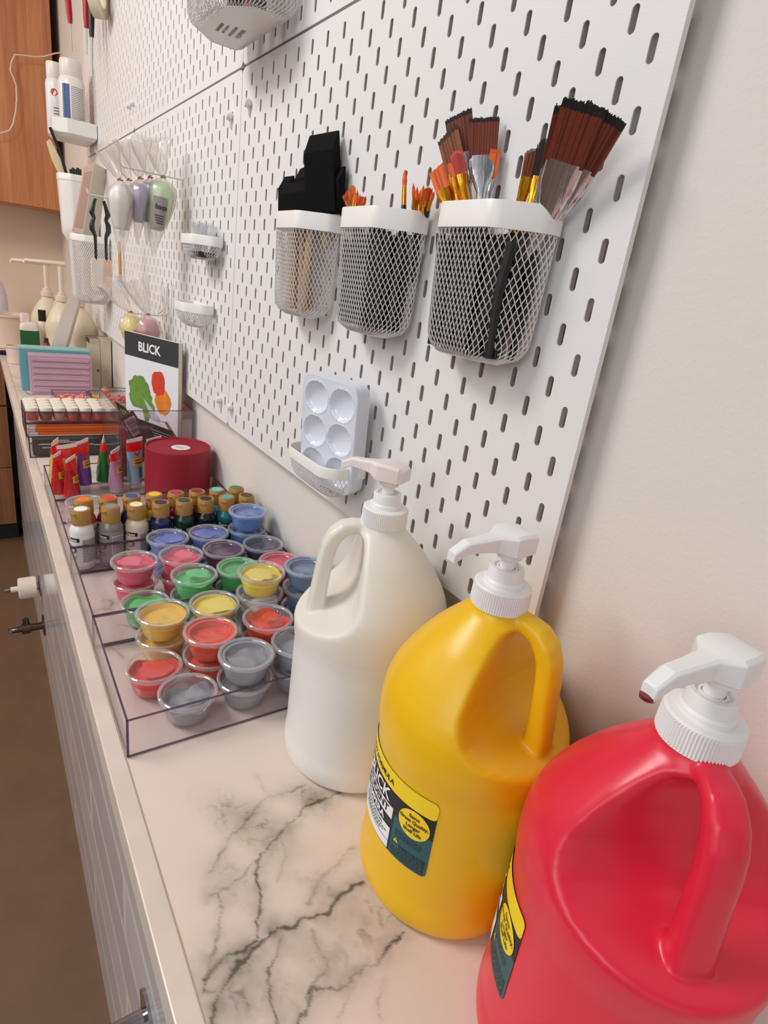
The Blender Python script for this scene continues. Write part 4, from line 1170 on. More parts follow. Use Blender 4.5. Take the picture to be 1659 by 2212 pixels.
def glue_tube(label, x, y, rz, H, body, lean=0.0, w=.040, cap_dark=False, rough=.25, art=(44, 124, 104)):
    """stand-up pouch tube: round cap end down, crimped film end up"""
    t = thing('craft_tube', label, 'tube', (x, y, T + .0032), rz, 'craft tubes standing in the farthest tray')
    t.rotation_euler = (0, lean, rz)
    n = 28
    def sec(z, a, b):
        return [(a * cos(2 * pi * i / n), b * sin(2 * pi * i / n), z) for i in range(n)]
    w2 = w / 2
    m = mat('tube_%02x%02x%02x' % body, body, rough, var=.06, coat=.4)
    red = mat('tube_red', (226, 40, 34), .3, coat=.4); yl = mat('tube_yellow', (240, 190, 40), .35); wt = mat('tube_white', (242, 226, 226), .3, coat=.3); te = mat('tube_teal_%02x' % art[0], art, .4)
    MB().lathe([(.0105, 0), (.0125, .001), (.0128, .012), (.0120, .014)], 20).build('clear_cap', clear('clear_lid_rim'), t, True)
    def ab(z):
        q = max(0, min(1, (z - .014) / (H - .014)))
        return (.0135 + (w2 - .0135) * min(1, q * 1.25) * (1 - .25 * max(0, q - .75) * 4 * .3), .0150 * (1 - q) ** .7 + .0007)
    zs = [.0135 + (H * .93 - .0135) * k / 12 for k in range(13)]
    MB().loft([sec(z, *ab(z)) for z in zs]).build('tube_body', m, t, True)
    MB().loft([sec(z, ab(z)[0] * 1.004 + .0002, ab(z)[1] + .00035) for z in [H * .76 + (H * .925 - H * .76) * k / 5 for k in range(6)]]).build('red_top', red, t, True)
    b = MB()
    for side in (1, -1):
        f = lambda u, v, s=side, k=.0004: (ab(v)[0] * sin(u / ab(v)[0]), s * (ab(v)[1] + k) * cos(min(1.5, abs(u / ab(v)[0]))), v)
        b.add([f(u, v) for u, v in [(-.009, H * .765), (.009, H * .765), (.0062, H * .70), (.002, H * .655), (-.002, H * .655), (-.0062, H * .70)]], [tuple(range(6))])
    b.build('red_drip', red, t)
    c = MB()
    c.loft([[(-w2 * .93, -.0012, H * .92), (w2 * .93, -.0012, H * .92), (w2 * .93, .0012, H * .92), (-w2 * .93, .0012, H * .92)], [(-w2 * .99, -.0005, H), (w2 * .99, -.0005, H * .985), (w2 * .99, .0005, H * .985), (-w2 * .99, .0005, H)]])
    c.build('crimped_end', wt, t)
    for side in (1, -1):
        f = lambda u, v, k=0: (u, side * (ab(v)[1] * sqrt(max(.02, 1 - (u / ab(v)[0]) ** 2)) + .0005 + .0002 * k), v)
        c = MB(); patch(c, f, -.011, .012, H * .48, H * .62, 8, 3); L = c.build('logo_plate', yl, t)
        c = MB(); patch(c, lambda u, v: f(u, v, 1), -.010, .001, H * .24, H * .44, 6, 3); c.build('picture_panel', te, t)
        c = MB(); put_text(c, lambda u, v: f(-u * side, v, 2), 'CREAM', 0, H * .525, .0058, .03)
        for k in range(6): patch(c, lambda u, v: f(-u * side, v, 2), -.0085 + .003 * k, -.0070 + .003 * k, H * .565, H * (.595 + .012 * (k % 2)), 1)
        c.build('lettering', mat('label_ink', (30, 30, 34)), L)
    return t
glue_tube('craft tube with pale yellow body, leftmost in the farthest tray', .956, .264, radians(158), .104, (222, 204, 112))
glue_tube('craft tube with peach orange body, facing the camera at the left', .925, .247, radians(112), .104, (238, 186, 130))
glue_tube('craft tube with red body, foremost on the left side', .880, .247, radians(150), .092, (190, 28, 36))
glue_tube('craft tube with red body tucked behind the foremost red one', .905, .266, radians(150), .094, (206, 40, 40), w=.03)
glue_tube('craft tube with purple body', .948, .218, radians(140), .105, (122, 66, 158))
glue_tube('craft tube with green body, standing alone', .960, .178, radians(168), .105, (36, 120, 62))
glue_tube('craft tube with lilac pink body', .925, .162, radians(146), .092, (190, 138, 176))
glue_tube('craft tube with light blue body beside the red box', .942, .122, radians(120), .108, (142, 178, 206))
glue_tube('craft tube half hidden behind the round red box', .945, .083, radians(120), .108, (226, 206, 150))

# ------------------------------------------------------------------ small helpers for the far end
def slab(name, pts, back, m, parent=None, bevel=0):
    """flat panel through four corners, thickened along the vector back"""
    b = Vector(back); mb = MB()
    mb.add([tuple(p) for p in pts] + [tuple(Vector(p) + b) for p in pts], [(0, 1, 2, 3), (7, 6, 5, 4), (0, 4, 5, 1), (1, 5, 6, 2), (2, 6, 7, 3), (3, 7, 4, 0)])
    return mb.build(name, m, parent, bevel=bevel)
def plane_fn(o, u, v, lift=None):
    o, u, v = Vector(o), Vector(u), Vector(v); n = Vector(lift) if lift else Vector((0, 0, 0))
    return lambda a, b: tuple(o + u * a + v * b + n)
def blob(mb, fn, cx, cy, r, sq=1.0, n=40, seed=0, amp=.25, rot=0):
    P_ = []
    for k in range(n):
        a = 2 * pi * k / n; q = r * (1 + amp * noise.noise(Vector((cos(a) * 1.7 + seed, sin(a) * 1.7, seed * 1.3))) + amp * .5 * noise.noise(Vector((cos(a) * 5 + seed, sin(a) * 5, seed))))
        x, y = q * cos(a), q * sin(a) * sq
        P_.append(fn(cx + x * cos(rot) - y * sin(rot), cy + x * sin(rot) + y * cos(rot)))
    mb.add([fn(cx, cy)] + P_, [(0, k + 1, (k + 1) % n + 1) for k in range(n)])

# ------------------------------------------------------------------ clear file box with the pad
open_box('file_box', 'tall clear acrylic file box behind the red box, holding the art pad', 'box', .992, 1.225, -.012, .143, T + .0004, .155, body=clear('clear_acrylic_box', tint=(248, 246, 248), fres=.05, body=.03), edge=clear('box_edge', tint=(200, 196, 204), fres=.15, body=.3, bodycol=(120, 112, 124)))
A = Vector((1.163, .095, 0)); B = Vector((.999, .020, 0)); u = (B - A); wd = u.length; u.normalize(); nrm = Vector((-u.y, u.x, 0)); nrm = nrm if nrm.x < 0 else -nrm
v = (Vector((0, 0, 1)) - nrm * .0).normalized()
ox = Vector((A.x, A.y, T + .006)); PH = .2925
t = thing('art_pad', 'pad of art paper with a dark band and paint blobs on its cover', 'pad', tuple(ox))
F = lambda k: plane_fn((0, 0, 0), u, v, nrm * (.0003 * k))
C4 = lambda a, b, c, d, k: [F(k)(a, c), F(k)(b, c), F(k)(b, d), F(k)(a, d)]
slab('pages', C4(0, wd, 0, PH, -1), -nrm * .009, mat('pad_pages', (226, 214, 194), .7, var=.06, scale=300), t)
slab('backing_board', C4(0, wd, 0, PH, -31), -nrm * .0015, mat('grey_card', (150, 140, 128), .7), t)
cov = slab('cover', C4(0, wd, 0, PH, 1), -nrm * .0004, mat('pad_white', (232, 230, 236), .4), t)
for a_, b_ in ((PH - .052, PH + .0002), (0, .060)):
    mb = MB(); patch(mb, F(2.2), 0, wd, a_, b_, 1); mb.build('dark_band', mat('pad_charcoal', (52, 54, 60), .45), cov)
mb = MB(); put_text(mb, F(3), 'BLICK', wd * .47, PH - .0275, .028, .026); mb.build('title', mat('label_white', (240, 238, 240)), cov)
mb = MB(); blob(mb, F(3), wd * .28, PH * .55, .036, 1.1, seed=3, amp=.32, rot=.6); blob(mb, F(3.5), wd * .42, PH * .46, .022, 1.3, seed=5, amp=.5); mb.build('green_paint_print', mat('print_green', (104, 146, 58), .4, var=.4, scale=90), cov)
mb = MB(); blob(mb, F(3.3), wd * .64, PH * .665, .022, 1.3, seed=7, amp=.16); mb.build('red_paint_print', mat('print_red', (214, 62, 44), .4, var=.25, scale=90), cov)
mb = MB(); blob(mb, F(3), wd * .73, PH * .535, .027, 1.1, seed=9, amp=.2); mb.build('orange_paint_print', mat('print_orange', (236, 132, 36), .4, var=.35, scale=60), cov)
mb = MB(); mb.add([F(4)(wd * a, PH * b) for a, b in ((.36, .52), (.42, .50), (.66, .40), (.66, .37), (.52, .37))], [(0, 1, 2, 3, 4)]); patch(mb, F(4), wd * .64, wd * .79, PH * .378, PH * .388, 1); mb.build('knife_print', mat('print_grey', (186, 188, 198), .4, var=.1), cov)
mb = MB(); mb.add([F(4)(wd * a, PH * b) for a, b in ((.76, .385), (.80, .395), (.99, .30), (.995, .27), (.93, .285))], [(0, 1, 2, 3, 4)]); mb.build('knife_handle_print', mat('print_brown', (150, 96, 52), .4, var=.2), cov)

def card(name, label, cat, px, X, m, th=.006, parent_loc=True, group=None):
    pts = [at(a, b, 0, X) for a, b in px]
    o = sum((Vector(p) for p in pts), Vector((0, 0, 0))) / len(pts)
    t = thing(name, label, cat, tuple(o), 0, group)
    q = [Vector(p) - o for p in pts]
    slab('card_body', q, (th, 0, 0), m, t)
    return t, q
t, q = card('green_packet', 'green packet leaning in the clear file box, tip above its rim', 'packet', [(247, 866), (270, 880), (292, 905), (270, 912)], 1.045, mat('packet_green', (44, 86, 48), .5), .006)
fn = plane_fn(q[0] + Vector((-.0006, 0, 0)), (q[1] - q[0]), (q[3] - q[0]))
mb = MB(); [patch(mb, fn, .25 + .22 * k, .38 + .22 * k, .25, .72, 1) for k in range(3)]; mb.build('yellow_print', mat('print_yellow', (214, 200, 96), .5), t)
t, q = card('black_packet', 'black packet with a white barcode leaning in the clear file box', 'packet', [(260, 904), (288, 888), (352, 985), (322, 1010)], 1.020, mat('packet_black', (28, 28, 30), .4), .008)
fn = plane_fn(q[0] + Vector((-.0006, 0, 0)), (q[1] - q[0]), (q[3] - q[0]))
mb = MB(); patch(mb, fn, .10, .90, .06, .38, 1); lb_ = mb.build('barcode_label', mat('barcode_paper', (206, 182, 182), .5), t)
fn2 = plane_fn(q[0] + Vector((-.0010, 0, 0)), (q[1] - q[0]), (q[3] - q[0]))
mb = MB(); [patch(mb, fn2, .2, .8, .09 + .026 * k, .09 + .026 * k + (.016 if k % 3 else .010), 1) for k in range(10)]; mb.build('barcode', mat('label_ink', (30, 30, 34)), lb_)
t, q = card('black_sleeve', 'black paper sleeve with white print in front of the art pad', 'packet', [(292, 902), (390, 938), (390, 990), (322, 992)], 1.012, mat('packet_black2', (34, 34, 36), .45), .003)
fn = plane_fn(q[0] + Vector((-.0006, 0, 0)), (q[1] - q[0]), (q[3] - q[0]))
mb = MB(); rnd = random.Random(2)
for k in range(6):
    patch(mb, fn, .30, .30 + rnd.uniform(.25, .45), .14 + .07 * k, .155 + .07 * k, 1)
mb.build('white_print', mat('label_white', (240, 238, 240)), t)
t, q = card('red_pouch', 'translucent red pouch standing at the left end of the clear file box', 'pouch', [(262, 905), (272, 925), (296, 1030), (264, 1030)], 1.005, clear('red_film', tint=(206, 90, 100), fres=.1, body=.55, bodycol=(150, 28, 44)), .012)

# ------------------------------------------------------------------ jar and pencil organiser
ORG = dict(body=CLEAR, edge=CLEARE)
open_box('organiser_box', 'clear box at the bottom of the jar stack, with black marker packs inside', 'box', 1.183, 1.300, .104, .296, T + .0004, .048, 'clear organiser boxes', **ORG)
t = thing('marker_pack', 'black pack of markers with white print lying in the lowest clear box', 'pack', (1.190, .110, T + .0035))
MB().box(0, .035, 0, .178, 0, .036).build('pack_body', mat('pack_black', (34, 32, 34), .35, var=.2, scale=30), t, bevel=.002)
fn = lambda a, b: (-.0004, .178 - a, b)
mb = MB(); rnd = random.Random(5)
for k, (a, z, l) in enumerate(((.045, .0295, .05), (.04, .0335, .03), (.012, .025, .02), (.018, .017, .03), (.09, .023, .03), (.125, .021, .012))):
    u_ = a
    while u_ < a + l:
        d = rnd.uniform(.002, .005); patch(mb, fn, u_, u_ + d, z, z + .0022, 1); u_ += d + .001
mb.build('white_print', mat('label_white', (240, 238, 240)), t)
for k in range(4):
    tag(MB().tube([(1.232 + .0135 * k, .118, T + .0110), (1.232 + .0135 * k, .262, T + .0110)], .0058, 10).build('marker_pen', BLACKP, None, True), 'black marker pen behind the marker pack in the lowest clear box', 'marker', 'black markers in the lowest clear box')
open_box('organiser_box', 'clear box holding orange pencils, in the middle of the jar stack', 'box', 1.183, 1.300, .104, .300, T + .0490, .030, 'clear organiser boxes', **ORG)
PEN = mat('pencil_orange', (244, 118, 34), .4); ERW = mat('pencil_end', (236, 224, 214), .5)
pen0 = None
for k in range(16):
    row, colm = divmod(k, 4)
    if pen0 is None:
        pen0 = thing('orange_pencil', 'orange pencil with a white end lying in the middle clear box', 'pencil', (0, 0, 0), 0, 'orange pencils in the organiser')
        pen0['label'] = 'orange pencil with a white end lying in the middle clear box'
        MB().tube([(0, .016, 0), (0, .186, 0)], .0037, 6).build('shaft', PEN, pen0)
        MB().tube([(0, 0, 0), (0, .0158, 0)], .0035, 10).build('end', ERW, pen0)
        p = pen0
    else:
        p = copy_tree(pen0)
    # ends lie towards the room
    p.rotation_euler = (0, 0, pi)
    p.location = (1.1905 + .0076 * colm + (.0035 if row % 2 else 0), .2955 + random.uniform(-.003, .002), T + .0552 + .0064 * row)
open_box('organiser_box', 'clear box on top of the stack, packed with small white capped jars', 'box', 1.183, 1.300, .104, .300, T + .0800, .026, 'clear organiser boxes', **ORG)
BE = mat('bead_red', (206, 74, 56), .4, var=.6, scale=420); BE2 = mat('bead_rust', (150, 74, 54), .4, var=.7, scale=380); BE3 = mat('bead_cream', (196, 150, 120), .4, var=.5, scale=380)
CAPW = mat('jar_cap', (240, 230, 214), .4)
jars = []
for r in range(4):
    for c in range(7):
        x = 1.2005 + .0272 * r; y = .2845 - .0268 * c
        k = r * 7 + c
        if len(jars) < 3:
            j = thing('bead_jar', 'x', 'jar', (x, y, T + .0832), 0, 'white capped bead jars')
            MB().lathe([(.0112, .0006), (.0122, .0015), (.0126, .004), (.0126, .018), (.0110, .0205)], 24, cap=False).build('jar_wall', CUPM, j, True)
            MB().lathe([(.0108, .0016), (.0114, .003), (.0116, .014 + .002 * len(jars)), (.0, .0155 + .002 * len(jars))], 20).build('beads', [BE, BE2, BE3][len(jars)], j, True)
            MB().lathe([(.0124, .0205), (.0128, .0215), (.0128, .0300), (.0120, .0310), (.0030, .0310), (.0022, .0302), (.0, .0302)], 24).build('cap', CAPW, j, True, auto=40)
            jars.append(j)
        else:
            j = copy_tree(jars[(k * 5 + c) % 3])
        j.location = (x, y, T + .0832)
        j['label'] = 'small clear jar of reddish beads with a white cap, in the packed clear box' if r == 0 else 'small white capped jar of beads behind the front row in the packed clear box'
        j['group'] = 'front row of white capped jars' if r == 0 else 'white capped jars behind the front row'

# ------------------------------------------------------------------ boxes of pink pompoms
open_box('craft_box', 'low clear box of pink beads and shells, left one behind the jars', 'box', 1.52, 1.690, .107, .203, T + .0004, .050, 'low clear craft boxes', **ORG)
open_box('craft_box', 'low clear box of pink pieces beside the file box, right one behind the jars', 'box', 1.52, 1.690, -.010, .104, T + .0004, .050, 'low clear craft boxes', **ORG)
def heap(name, label, x0, x1, y0, y1, z0, h, cols, n, r, seed):
    rnd = random.Random(seed); ms = [mat('heap_%02x%02x%02x' % c, c, .6) for c in cols]; mb = MB()
    bm = bmesh.new(); bmesh.ops.create_icosphere(bm, subdivisions=1, radius=1); V = [v.co.copy() for v in bm.verts]; Fc = [tuple(v.index for v in f.verts) for f in bm.faces]; bm.free()
    for k in range(n):
        q = rnd.uniform(r * .6, r * 1.3); x, y = rnd.uniform(x0, x1), rnd.uniform(y0, y1); z = z0 + q * .8 + rnd.random() * h
        mb.mat(rnd.randrange(len(ms))).add([(x + a.x * q * 1.3, y + a.y * q, z + a.z * q * .8) for a in V], Fc)
    return tag(mb.build(name, ms, None, True), label, 'craft pieces', kind='stuff')
heap('craft_pieces', 'heap of pink and coral beads in the left low clear box', 1.53, 1.68, .115, .195, T + .003, .030, [(238, 132, 120), (222, 92, 88), (246, 170, 150), (206, 110, 96)], 260, .0075, 4)
heap('craft_pieces', 'heap of coral pieces in the right low clear box', 1.53, 1.68, .0, .095, T + .003, .032, [(236, 120, 100), (224, 150, 130), (150, 120, 100), (222, 84, 70)], 280, .0075, 5)
t = thing('pompom', 'peach coloured ball on top of the right craft box', 'ball', (1.675, .058, T + .055)); 
MB().lathe([(.0005, -.011), (.008, -.009), (.012, 0), (.008, .009), (.0005, .011)], 18).build('ball', mat('peach_ball', (238, 156, 120), .8, bump=.6), t, True)
t = thing('bow_toy', 'tiny yellow bow above a small red and white toy in the craft boxes', 'toy', (1.60, .088, T + .050))
MB().loft([[(0, -.016, -.007), (0, -.016, .008), (.006, -.016, .008), (.006, -.016, -.007)], [(0, -.002, -.002), (0, -.002, .003), (.006, -.002, .003), (.006, -.002, -.002)], [(0, .002, -.002), (0, .002, .003), (.006, .002, .003), (.006, .002, -.002)], [(0, .016, -.007), (0, .016, .008), (.006, .016, .008), (.006, .016, -.007)]]).build('bow', mat('bow_yellow', (246, 200, 50), .5), t)
MB().lathe([(.001, -.034), (.010, -.030), (.011, -.016), (.007, -.008), (.001, -.006)], 14, Matrix.Translation((.004, -.002, 0))).build('toy_body', mat('toy_red', (214, 60, 48), .5, var=.3, scale=120), t, True)

# ------------------------------------------------------------------ lilac and teal file stack
t = thing('lilac_organiser', 'translucent lilac ridged organiser standing on the worktop', 'organiser', (1.850, .068, T + .0004))
LIL = mat('lilac_plastic', (196, 160, 178), .35, var=.05, sub=.2, subr=(1, .8, .9))
mb = MB(); mb.box(0, .060, 0, .176, 0, .125)
for k in range(6):
    mb.box(-.004, 0, .008, .170, .010 + .0195 * k, .0205 + .0195 * k)
mb.build('organiser_body', LIL, t, bevel=.0015)
mb = MB()
for k in range(5): mb.box(-.0046, -.0040, .018, .160, .0225 + .0195 * k, .0240 + .0195 * k)
mb.build('ridge_lines', mat('lilac_light', (226, 196, 208), .3), t)
t = thing('teal_organiser', 'translucent teal box standing behind the lilac organiser', 'organiser', (1.915, .062, T + .0004))
MB().box(0, .05, 0, .204, 0, .137).build('box_body', mat('teal_plastic', (106, 172, 182), .35, var=.05, sub=.2, subr=(.7, .9, 1)), t, bevel=.002)
MB().box(-.001, .051, -.001, .205, .131, .139).build('lid', mat('teal_light', (150, 204, 200), .35), t, bevel=.002)

# ------------------------------------------------------------------ narrow boxes by the wall
BXM = mat('beige_card', (212, 196, 178), .6, var=.03)
t = thing('narrow_box', 'narrow beige box standing by the wall with a small printed mark', 'box', (1.990, .020, T + .0004), 0, 'narrow beige boxes')
MB().box(0, .10, 0, .032, 0, .168).build('box_body', BXM, t, bevel=.001)
MB().box(-.0004, .10, 0, .032, .150, .168).build('clear_top', clear('carton_window', body=.5, bodycol=(224, 206, 180)), t)
w = MB(); put_text(w, lambda a, b: (-.0006, -a, b), 'o', -.008, .060, .016, .03); w.build('printed_mark', mat('label_ink', (30, 30, 34)), t)
t = thing('narrow_box', 'plain narrow beige box standing against the wall', 'box', (1.990, -.016, T + .0004), 0, 'narrow beige boxes')
MB().box(0, .10, 0, .035, 0, .166).build('box_body', BXM, t, bevel=.001)
w = MB(); put_text(w, lambda a, b: (-.0006, -a, b), ':', -.018, .060, .014, .02); w.build('printed_mark', mat('label_ink', (30, 30, 34)), t)
t = thing('leaning_box', 'long white box leaning to the right between the cream jugs', 'box', (2.00, .10, T + .0004))
O = Vector(t.location)
tl, tr, br_, bl_ = [at(x, y, 0, 2.00) - O for x, y in ((147, 640), (170, 650), (140, 757), (108, 755))]
down = lambda a, b: a + (b - a) * (a.z / (a.z - b.z))
pts = [tl, tr, down(tr, br_), down(tl, bl_)]
slab('box_body', pts, (.03, -.014, 0), mat('white_card', (232, 216, 206), .5), t)

# ------------------------------------------------------------------ cream jugs with long pumps
CREAM = mat('cream_jug', (224, 212, 186), .35, var=.03, sub=.25)
PCH = mat('pump_cream', (232, 214, 198), .4)
def far_jug(label, x, y, rot, pump=True, tall=.10, ang=0):
    t = thing('cream_jug', label, 'jug', (x, y, T + .0004), 0, 'cream jugs in the corner')
    me = JUG.copy(); me.materials.clear(); me.materials.append(CREAM)
    o = bpy.data.objects.new('jug_body', me); COL.objects.link(o); o.parent = t; o.rotation_euler = (0, 0, rot); o.scale = (.80, .80, 1)
    MB().lathe([(.0215, .260), (.0215, .278), (.0150, .279), (.0150, .290), (.0, .290)], 28).build('screw_cap', PCH, t, True, auto=35)
    if pump:
        MB().lathe([(.0085, .288), (.0085, .288 + tall), (.0110, .290 + tall)], 16).build('pump_tube', PCH, t, True)
        z = .292 + tall
        MB().tube([(.016 * -cos(ang), .016 * -sin(ang), z + .004), (0, 0, z + .004), (.11 * cos(ang), .11 * sin(ang), z + .001), (.114 * cos(ang), .114 * sin(ang), z - .008)], [.0085, .0085, .0062, .005], 10).build('spout', PCH, t, True)
    return t
far_jug('cream jug with a long white pump, farther one, its spout before the grey wall', 2.450, .132, radians(-40), True, .085, radians(82))
far_jug('cream jug with a long white pump, partly behind the leaning white box', 2.275, .100, radians(30), True, .095, radians(82))
far_jug('cream jug without a pump, tucked under the pegboard by the wall', 2.126, .064, radians(0), False)
t = thing('spice_bottle', 'slim bottle with a red and black label between the cream jugs', 'bottle', (2.30, .196, T + .0004))
t.location = tuple(Vector((at(100, 735, 0, 2.18).x, at(100, 735, 0, 2.18).y, T + .0004)))
MB().lathe([(.013, 0), (.014, .002), (.014, .10), (.007, .125), (.007, .135)], 20).build('bottle_body', mat('dark_bottle', (40, 34, 34), .3), t, True)
MB().lathe([(.0143, .085), (.0143, .10), (.0095, .118)], 20, cap=False).build('red_label', mat('label_red', (186, 40, 36), .4), t, True)
w = MB(); fn = lambda u_, v_: (.0146 * cos(pi + u_ / .0146), .0146 * sin(pi + u_ / .0146), v_)
put_text(w, fn, 'ES', 0, .070, .018, .03); w.build('label_lettering', mat('label_white', (240, 238, 240)), t)
p = at(67, 757, 0, 2.30)
t = thing('glue_bottle', 'white bottle with a green label and a flip cap on the worktop', 'bottle', (2.30, p.y, T + .0004))
MB().loft([[(a, b, z) for a, b in rrect(.036 * s_, .062 * s_, .012 * s_)] for z, s_ in ((0, .92), (.003, 1), (.152, 1), (.166, .94), (.174, .7), (.177, .35))]).build('bottle_body', mat('glue_white', (236, 224, 214), .35), t, True, auto=50)
MB().box(-.0188, .0188, -.0300, .0315, .060, .146).build('green_label', mat('glue_green', (26, 98, 50), .4, var=.15, scale=60), t, bevel=.004)
MB().loft([[(a, b + .012, z) for a, b in rrect(.026, .030 * s_, .006 * s_)] for z, s_ in ((.172, 1), (.200, 1), (.204, .8))]).build('flip_cap', mat('glue_cap', (240, 226, 220), .4), t, True)
t = thing('black_bottle', 'white bottle with a black cap behind the green labelled one', 'bottle', (2.355, p.y - .060, T + .0004))
t.location.y = at(92, 700, 0, 2.355).y
MB().lathe([(.020, 0), (.022, .003), (.022, .15), (.012, .175)], 20).build('bottle_body', mat('glue_white', (236, 224, 214), .35), t, True)
MB().lathe([(.0135, .175), (.0135, .215)], 16).build('black_cap', BLACKP, t, True)
t = thing('white_bowl', 'large white basin at the far left end of the worktop', 'bowl', (2.80, at(30, 720, 0, 2.80).y + .01, T + .0004))
MB().lathe([(.050, 0), (.056, .003), (.066, .08), (.075, .135), (.081, .138), (.081, .146), (.073, .146), (.064, .09), (.05, .01), (.0, .008)], 48).build('bowl_body', mat('basin_white', (226, 204, 188), .3), t, True, auto=40)
t = thing('small_cup', 'small white cup with a lip on the worktop edge', 'cup', (2.42, at(34, 750, 0, 2.42).y, T + .0004))
MB().lathe([(.028, 0), (.031, .003), (.034, .060), (.037, .062), (.037, .068), (.032, .068), (.029, .01), (.0, .006)], 32).build('cup_body', mat('cup_white', (234, 216, 200), .4), t, True, auto=40)
MB().box(-.008, .008, .034, .048, .060, .064).build('lip', mat('cup_white', (234, 216, 200)), t, bevel=.001)
t = thing('wall_bottle', 'tall white bottle at the left edge of the photo, standing before the end wall', 'bottle', (3.05, at(-6, 660, 0, 3.05).y, T + .0004))
MB().lathe([(.040, 0), (.043, .004), (.043, .19), (.034, .235), (.018, .27), (.018, .30)], 32).build('bottle_body', mat('pale_bottle', (214, 214, 216), .4), t, True)
for k, (x, y, c, l) in enumerate(((4, 738, (214, 84, 60), 'coral'), (34, 732, (176, 36, 50), 'crimson'), (4, 752, (30, 44, 96), 'navy blue'), (44, 734, (60, 104, 136), 'steel blue'))):
    p = at(x, y, 0, 2.60)
    t = thing('paint_tube_cap', l + ' coloured marker lying beside the white basin', 'marker', (2.60 - .03 * (k % 2), p.y, T + .0004))
    MB().tube([(0, -.018, .010), (0, .020, .010)], .0095, 12).build('marker_body', mat('marker_%02x%02x%02x' % c, c, .4), t, True)
    MB().tube([(0, .0205, .010), (0, .032, .010)], .0075, 12).build('marker_cap', mat('marker_cap_white', (224, 214, 210), .4), t, True)

# ------------------------------------------------------------------ things in and on the boards, far part
# clear cups in the shallow basket
for k, (x, y, dz) in enumerate(((.815, .026, 0), (.835, .030, .003), (.857, .024, 0), (.842, .018, .006))):
    t = thing('tiny_cup', ['clear tiny cup nearest the camera in the shallow basket', 'clear tiny cup in the middle of the shallow basket', 'clear tiny cup at the far end of the shallow basket', 'clear tiny cup behind the others in the shallow basket'][k], 'cup', (x, y, zc(.093) + dz), 0, 'tiny clear cups in the shallow basket')
    MB().lathe([(.0085, .0), (.0095, .001), (.0135, .0400), (.0148, .0405), (.0148, .0415), (.0132, .0412)], 24, cap=False).build('cup_wall', LIDR, t, True)
MBk = MB().box(.806, .872, .012, .040, zc(.0835), zc(.0925)); tag(MBk.build('black_tray', BLACKP, None), 'black tray at the bottom of the shallow basket under the tiny cups', 'tray')
# large container at the top of the photo
t = basket('large_basket', 'large white mesh container at the top edge, its flat bottom plate seen from below', .528, .205, .100, zc(.372), zc(.56), ch=.040, round_=.020, taper=.95, solid_bottom=True, cell=.0062, rimh=.02)
w = MB(); M = Matrix.Translation((.118, .045, -.0006)) @ Matrix.Rotation(radians(-4), 4, 'Z') @ Matrix.Rotation(pi, 4, 'X')
fn = lambda a, b: tuple(M @ Vector((a, b, 0)))
rnd = random.Random(12)
for k, (h_, l_) in enumerate(((.0075, .018), (.0055, .020), (.0045, .016))):      # worn, unreadable stamp
    u_ = -l_
    while u_ < l_:
        d = rnd.uniform(.001, .0032); patch(w, fn, u_, u_ + d, .010 - .010 * k - h_ * .4, .010 - .010 * k + h_ * rnd.uniform(.2, .5), 1); u_ += d + rnd.uniform(.0008, .002)
for k in range(6): patch(w, fn, -.016 + .0055 * k, -.012 + .0055 * k, -.020, -.016, 1)
w.build('stamped_marks', mat('stamp_grey', (126, 120, 126), .6), t)
for x, y, r, h, c, l in ((.60, .040, .012, .10, (120, 20, 46), 'crimson'), (.64, .050, .011, .11, (40, 40, 60), 'dark blue'), (.57, .045, .010, .09, (60, 52, 50), 'dark brown'), (.68, .040, .013, .09, (196, 190, 190), 'pale grey')):
    t = thing('spray_bottle', l + ' bottle standing inside the large top container', 'bottle', (x, y, zc(.3755)))
    MB().lathe([(r * .9, 0), (r, .003), (r, h * .8), (r * .4, h * .9), (r * .4, h)], 20).build('bottle_body', mat('inner_%02x%02x%02x' % c, c, .4), t, True)

# wire hooks
def hook(label, x, z, L, name='wire_hook', drop=.05, r=.0014, gap=.0, up=.012):
    t = thing(name, label, 'hook', (x, 0, zc(z)), 0, 'white wire hooks on the pegboards')
    for dx in ((-gap, gap) if gap else (0,)):
        MB().tube([(dx, .002, drop), (dx, .0035, drop * .9), (dx, .0035, .006), (dx, .006, .0015), (dx, .012, 0), (dx, L - .008, 0), (dx, L - .002, .003), (dx, L + .001, up)], r, 8).build('prong', WIRE, t, True)
    return t
hook('long wire hook carrying the row of piping bags', 1.030, .222, .125)
t = thing('wire_hook', 'double loop wire hook beside the yellow and pink bags', 'hook', (1.165, 0, zc(.0)), 0, 'white wire hooks on the pegboards')
for k in range(2):
    x = -.048 + .050 * k
    pts = [(x, .002, .022), (x, .004, .018), (x, .006, -.030)] + [(x + .023 - .023 * cos(pi * q / 6), .006 + .010 * sin(pi * q / 6), -.030 - .020 * sin(pi * q / 6)) for q in range(1, 6)] + [(x + .046, .006, -.030), (x + .046, .004, .018), (x + .046, .002, .022)]
    MB().tube(pts, .0016, 8).build('loop', WIRE, t, True)
t = hook('wire hook running behind the pink and yellow bags', 1.190, -.055, .085)
hook('pair of curved white wire hooks holding the two black handled spatulas', 1.350, .186, .135, gap=.006, drop=.04)

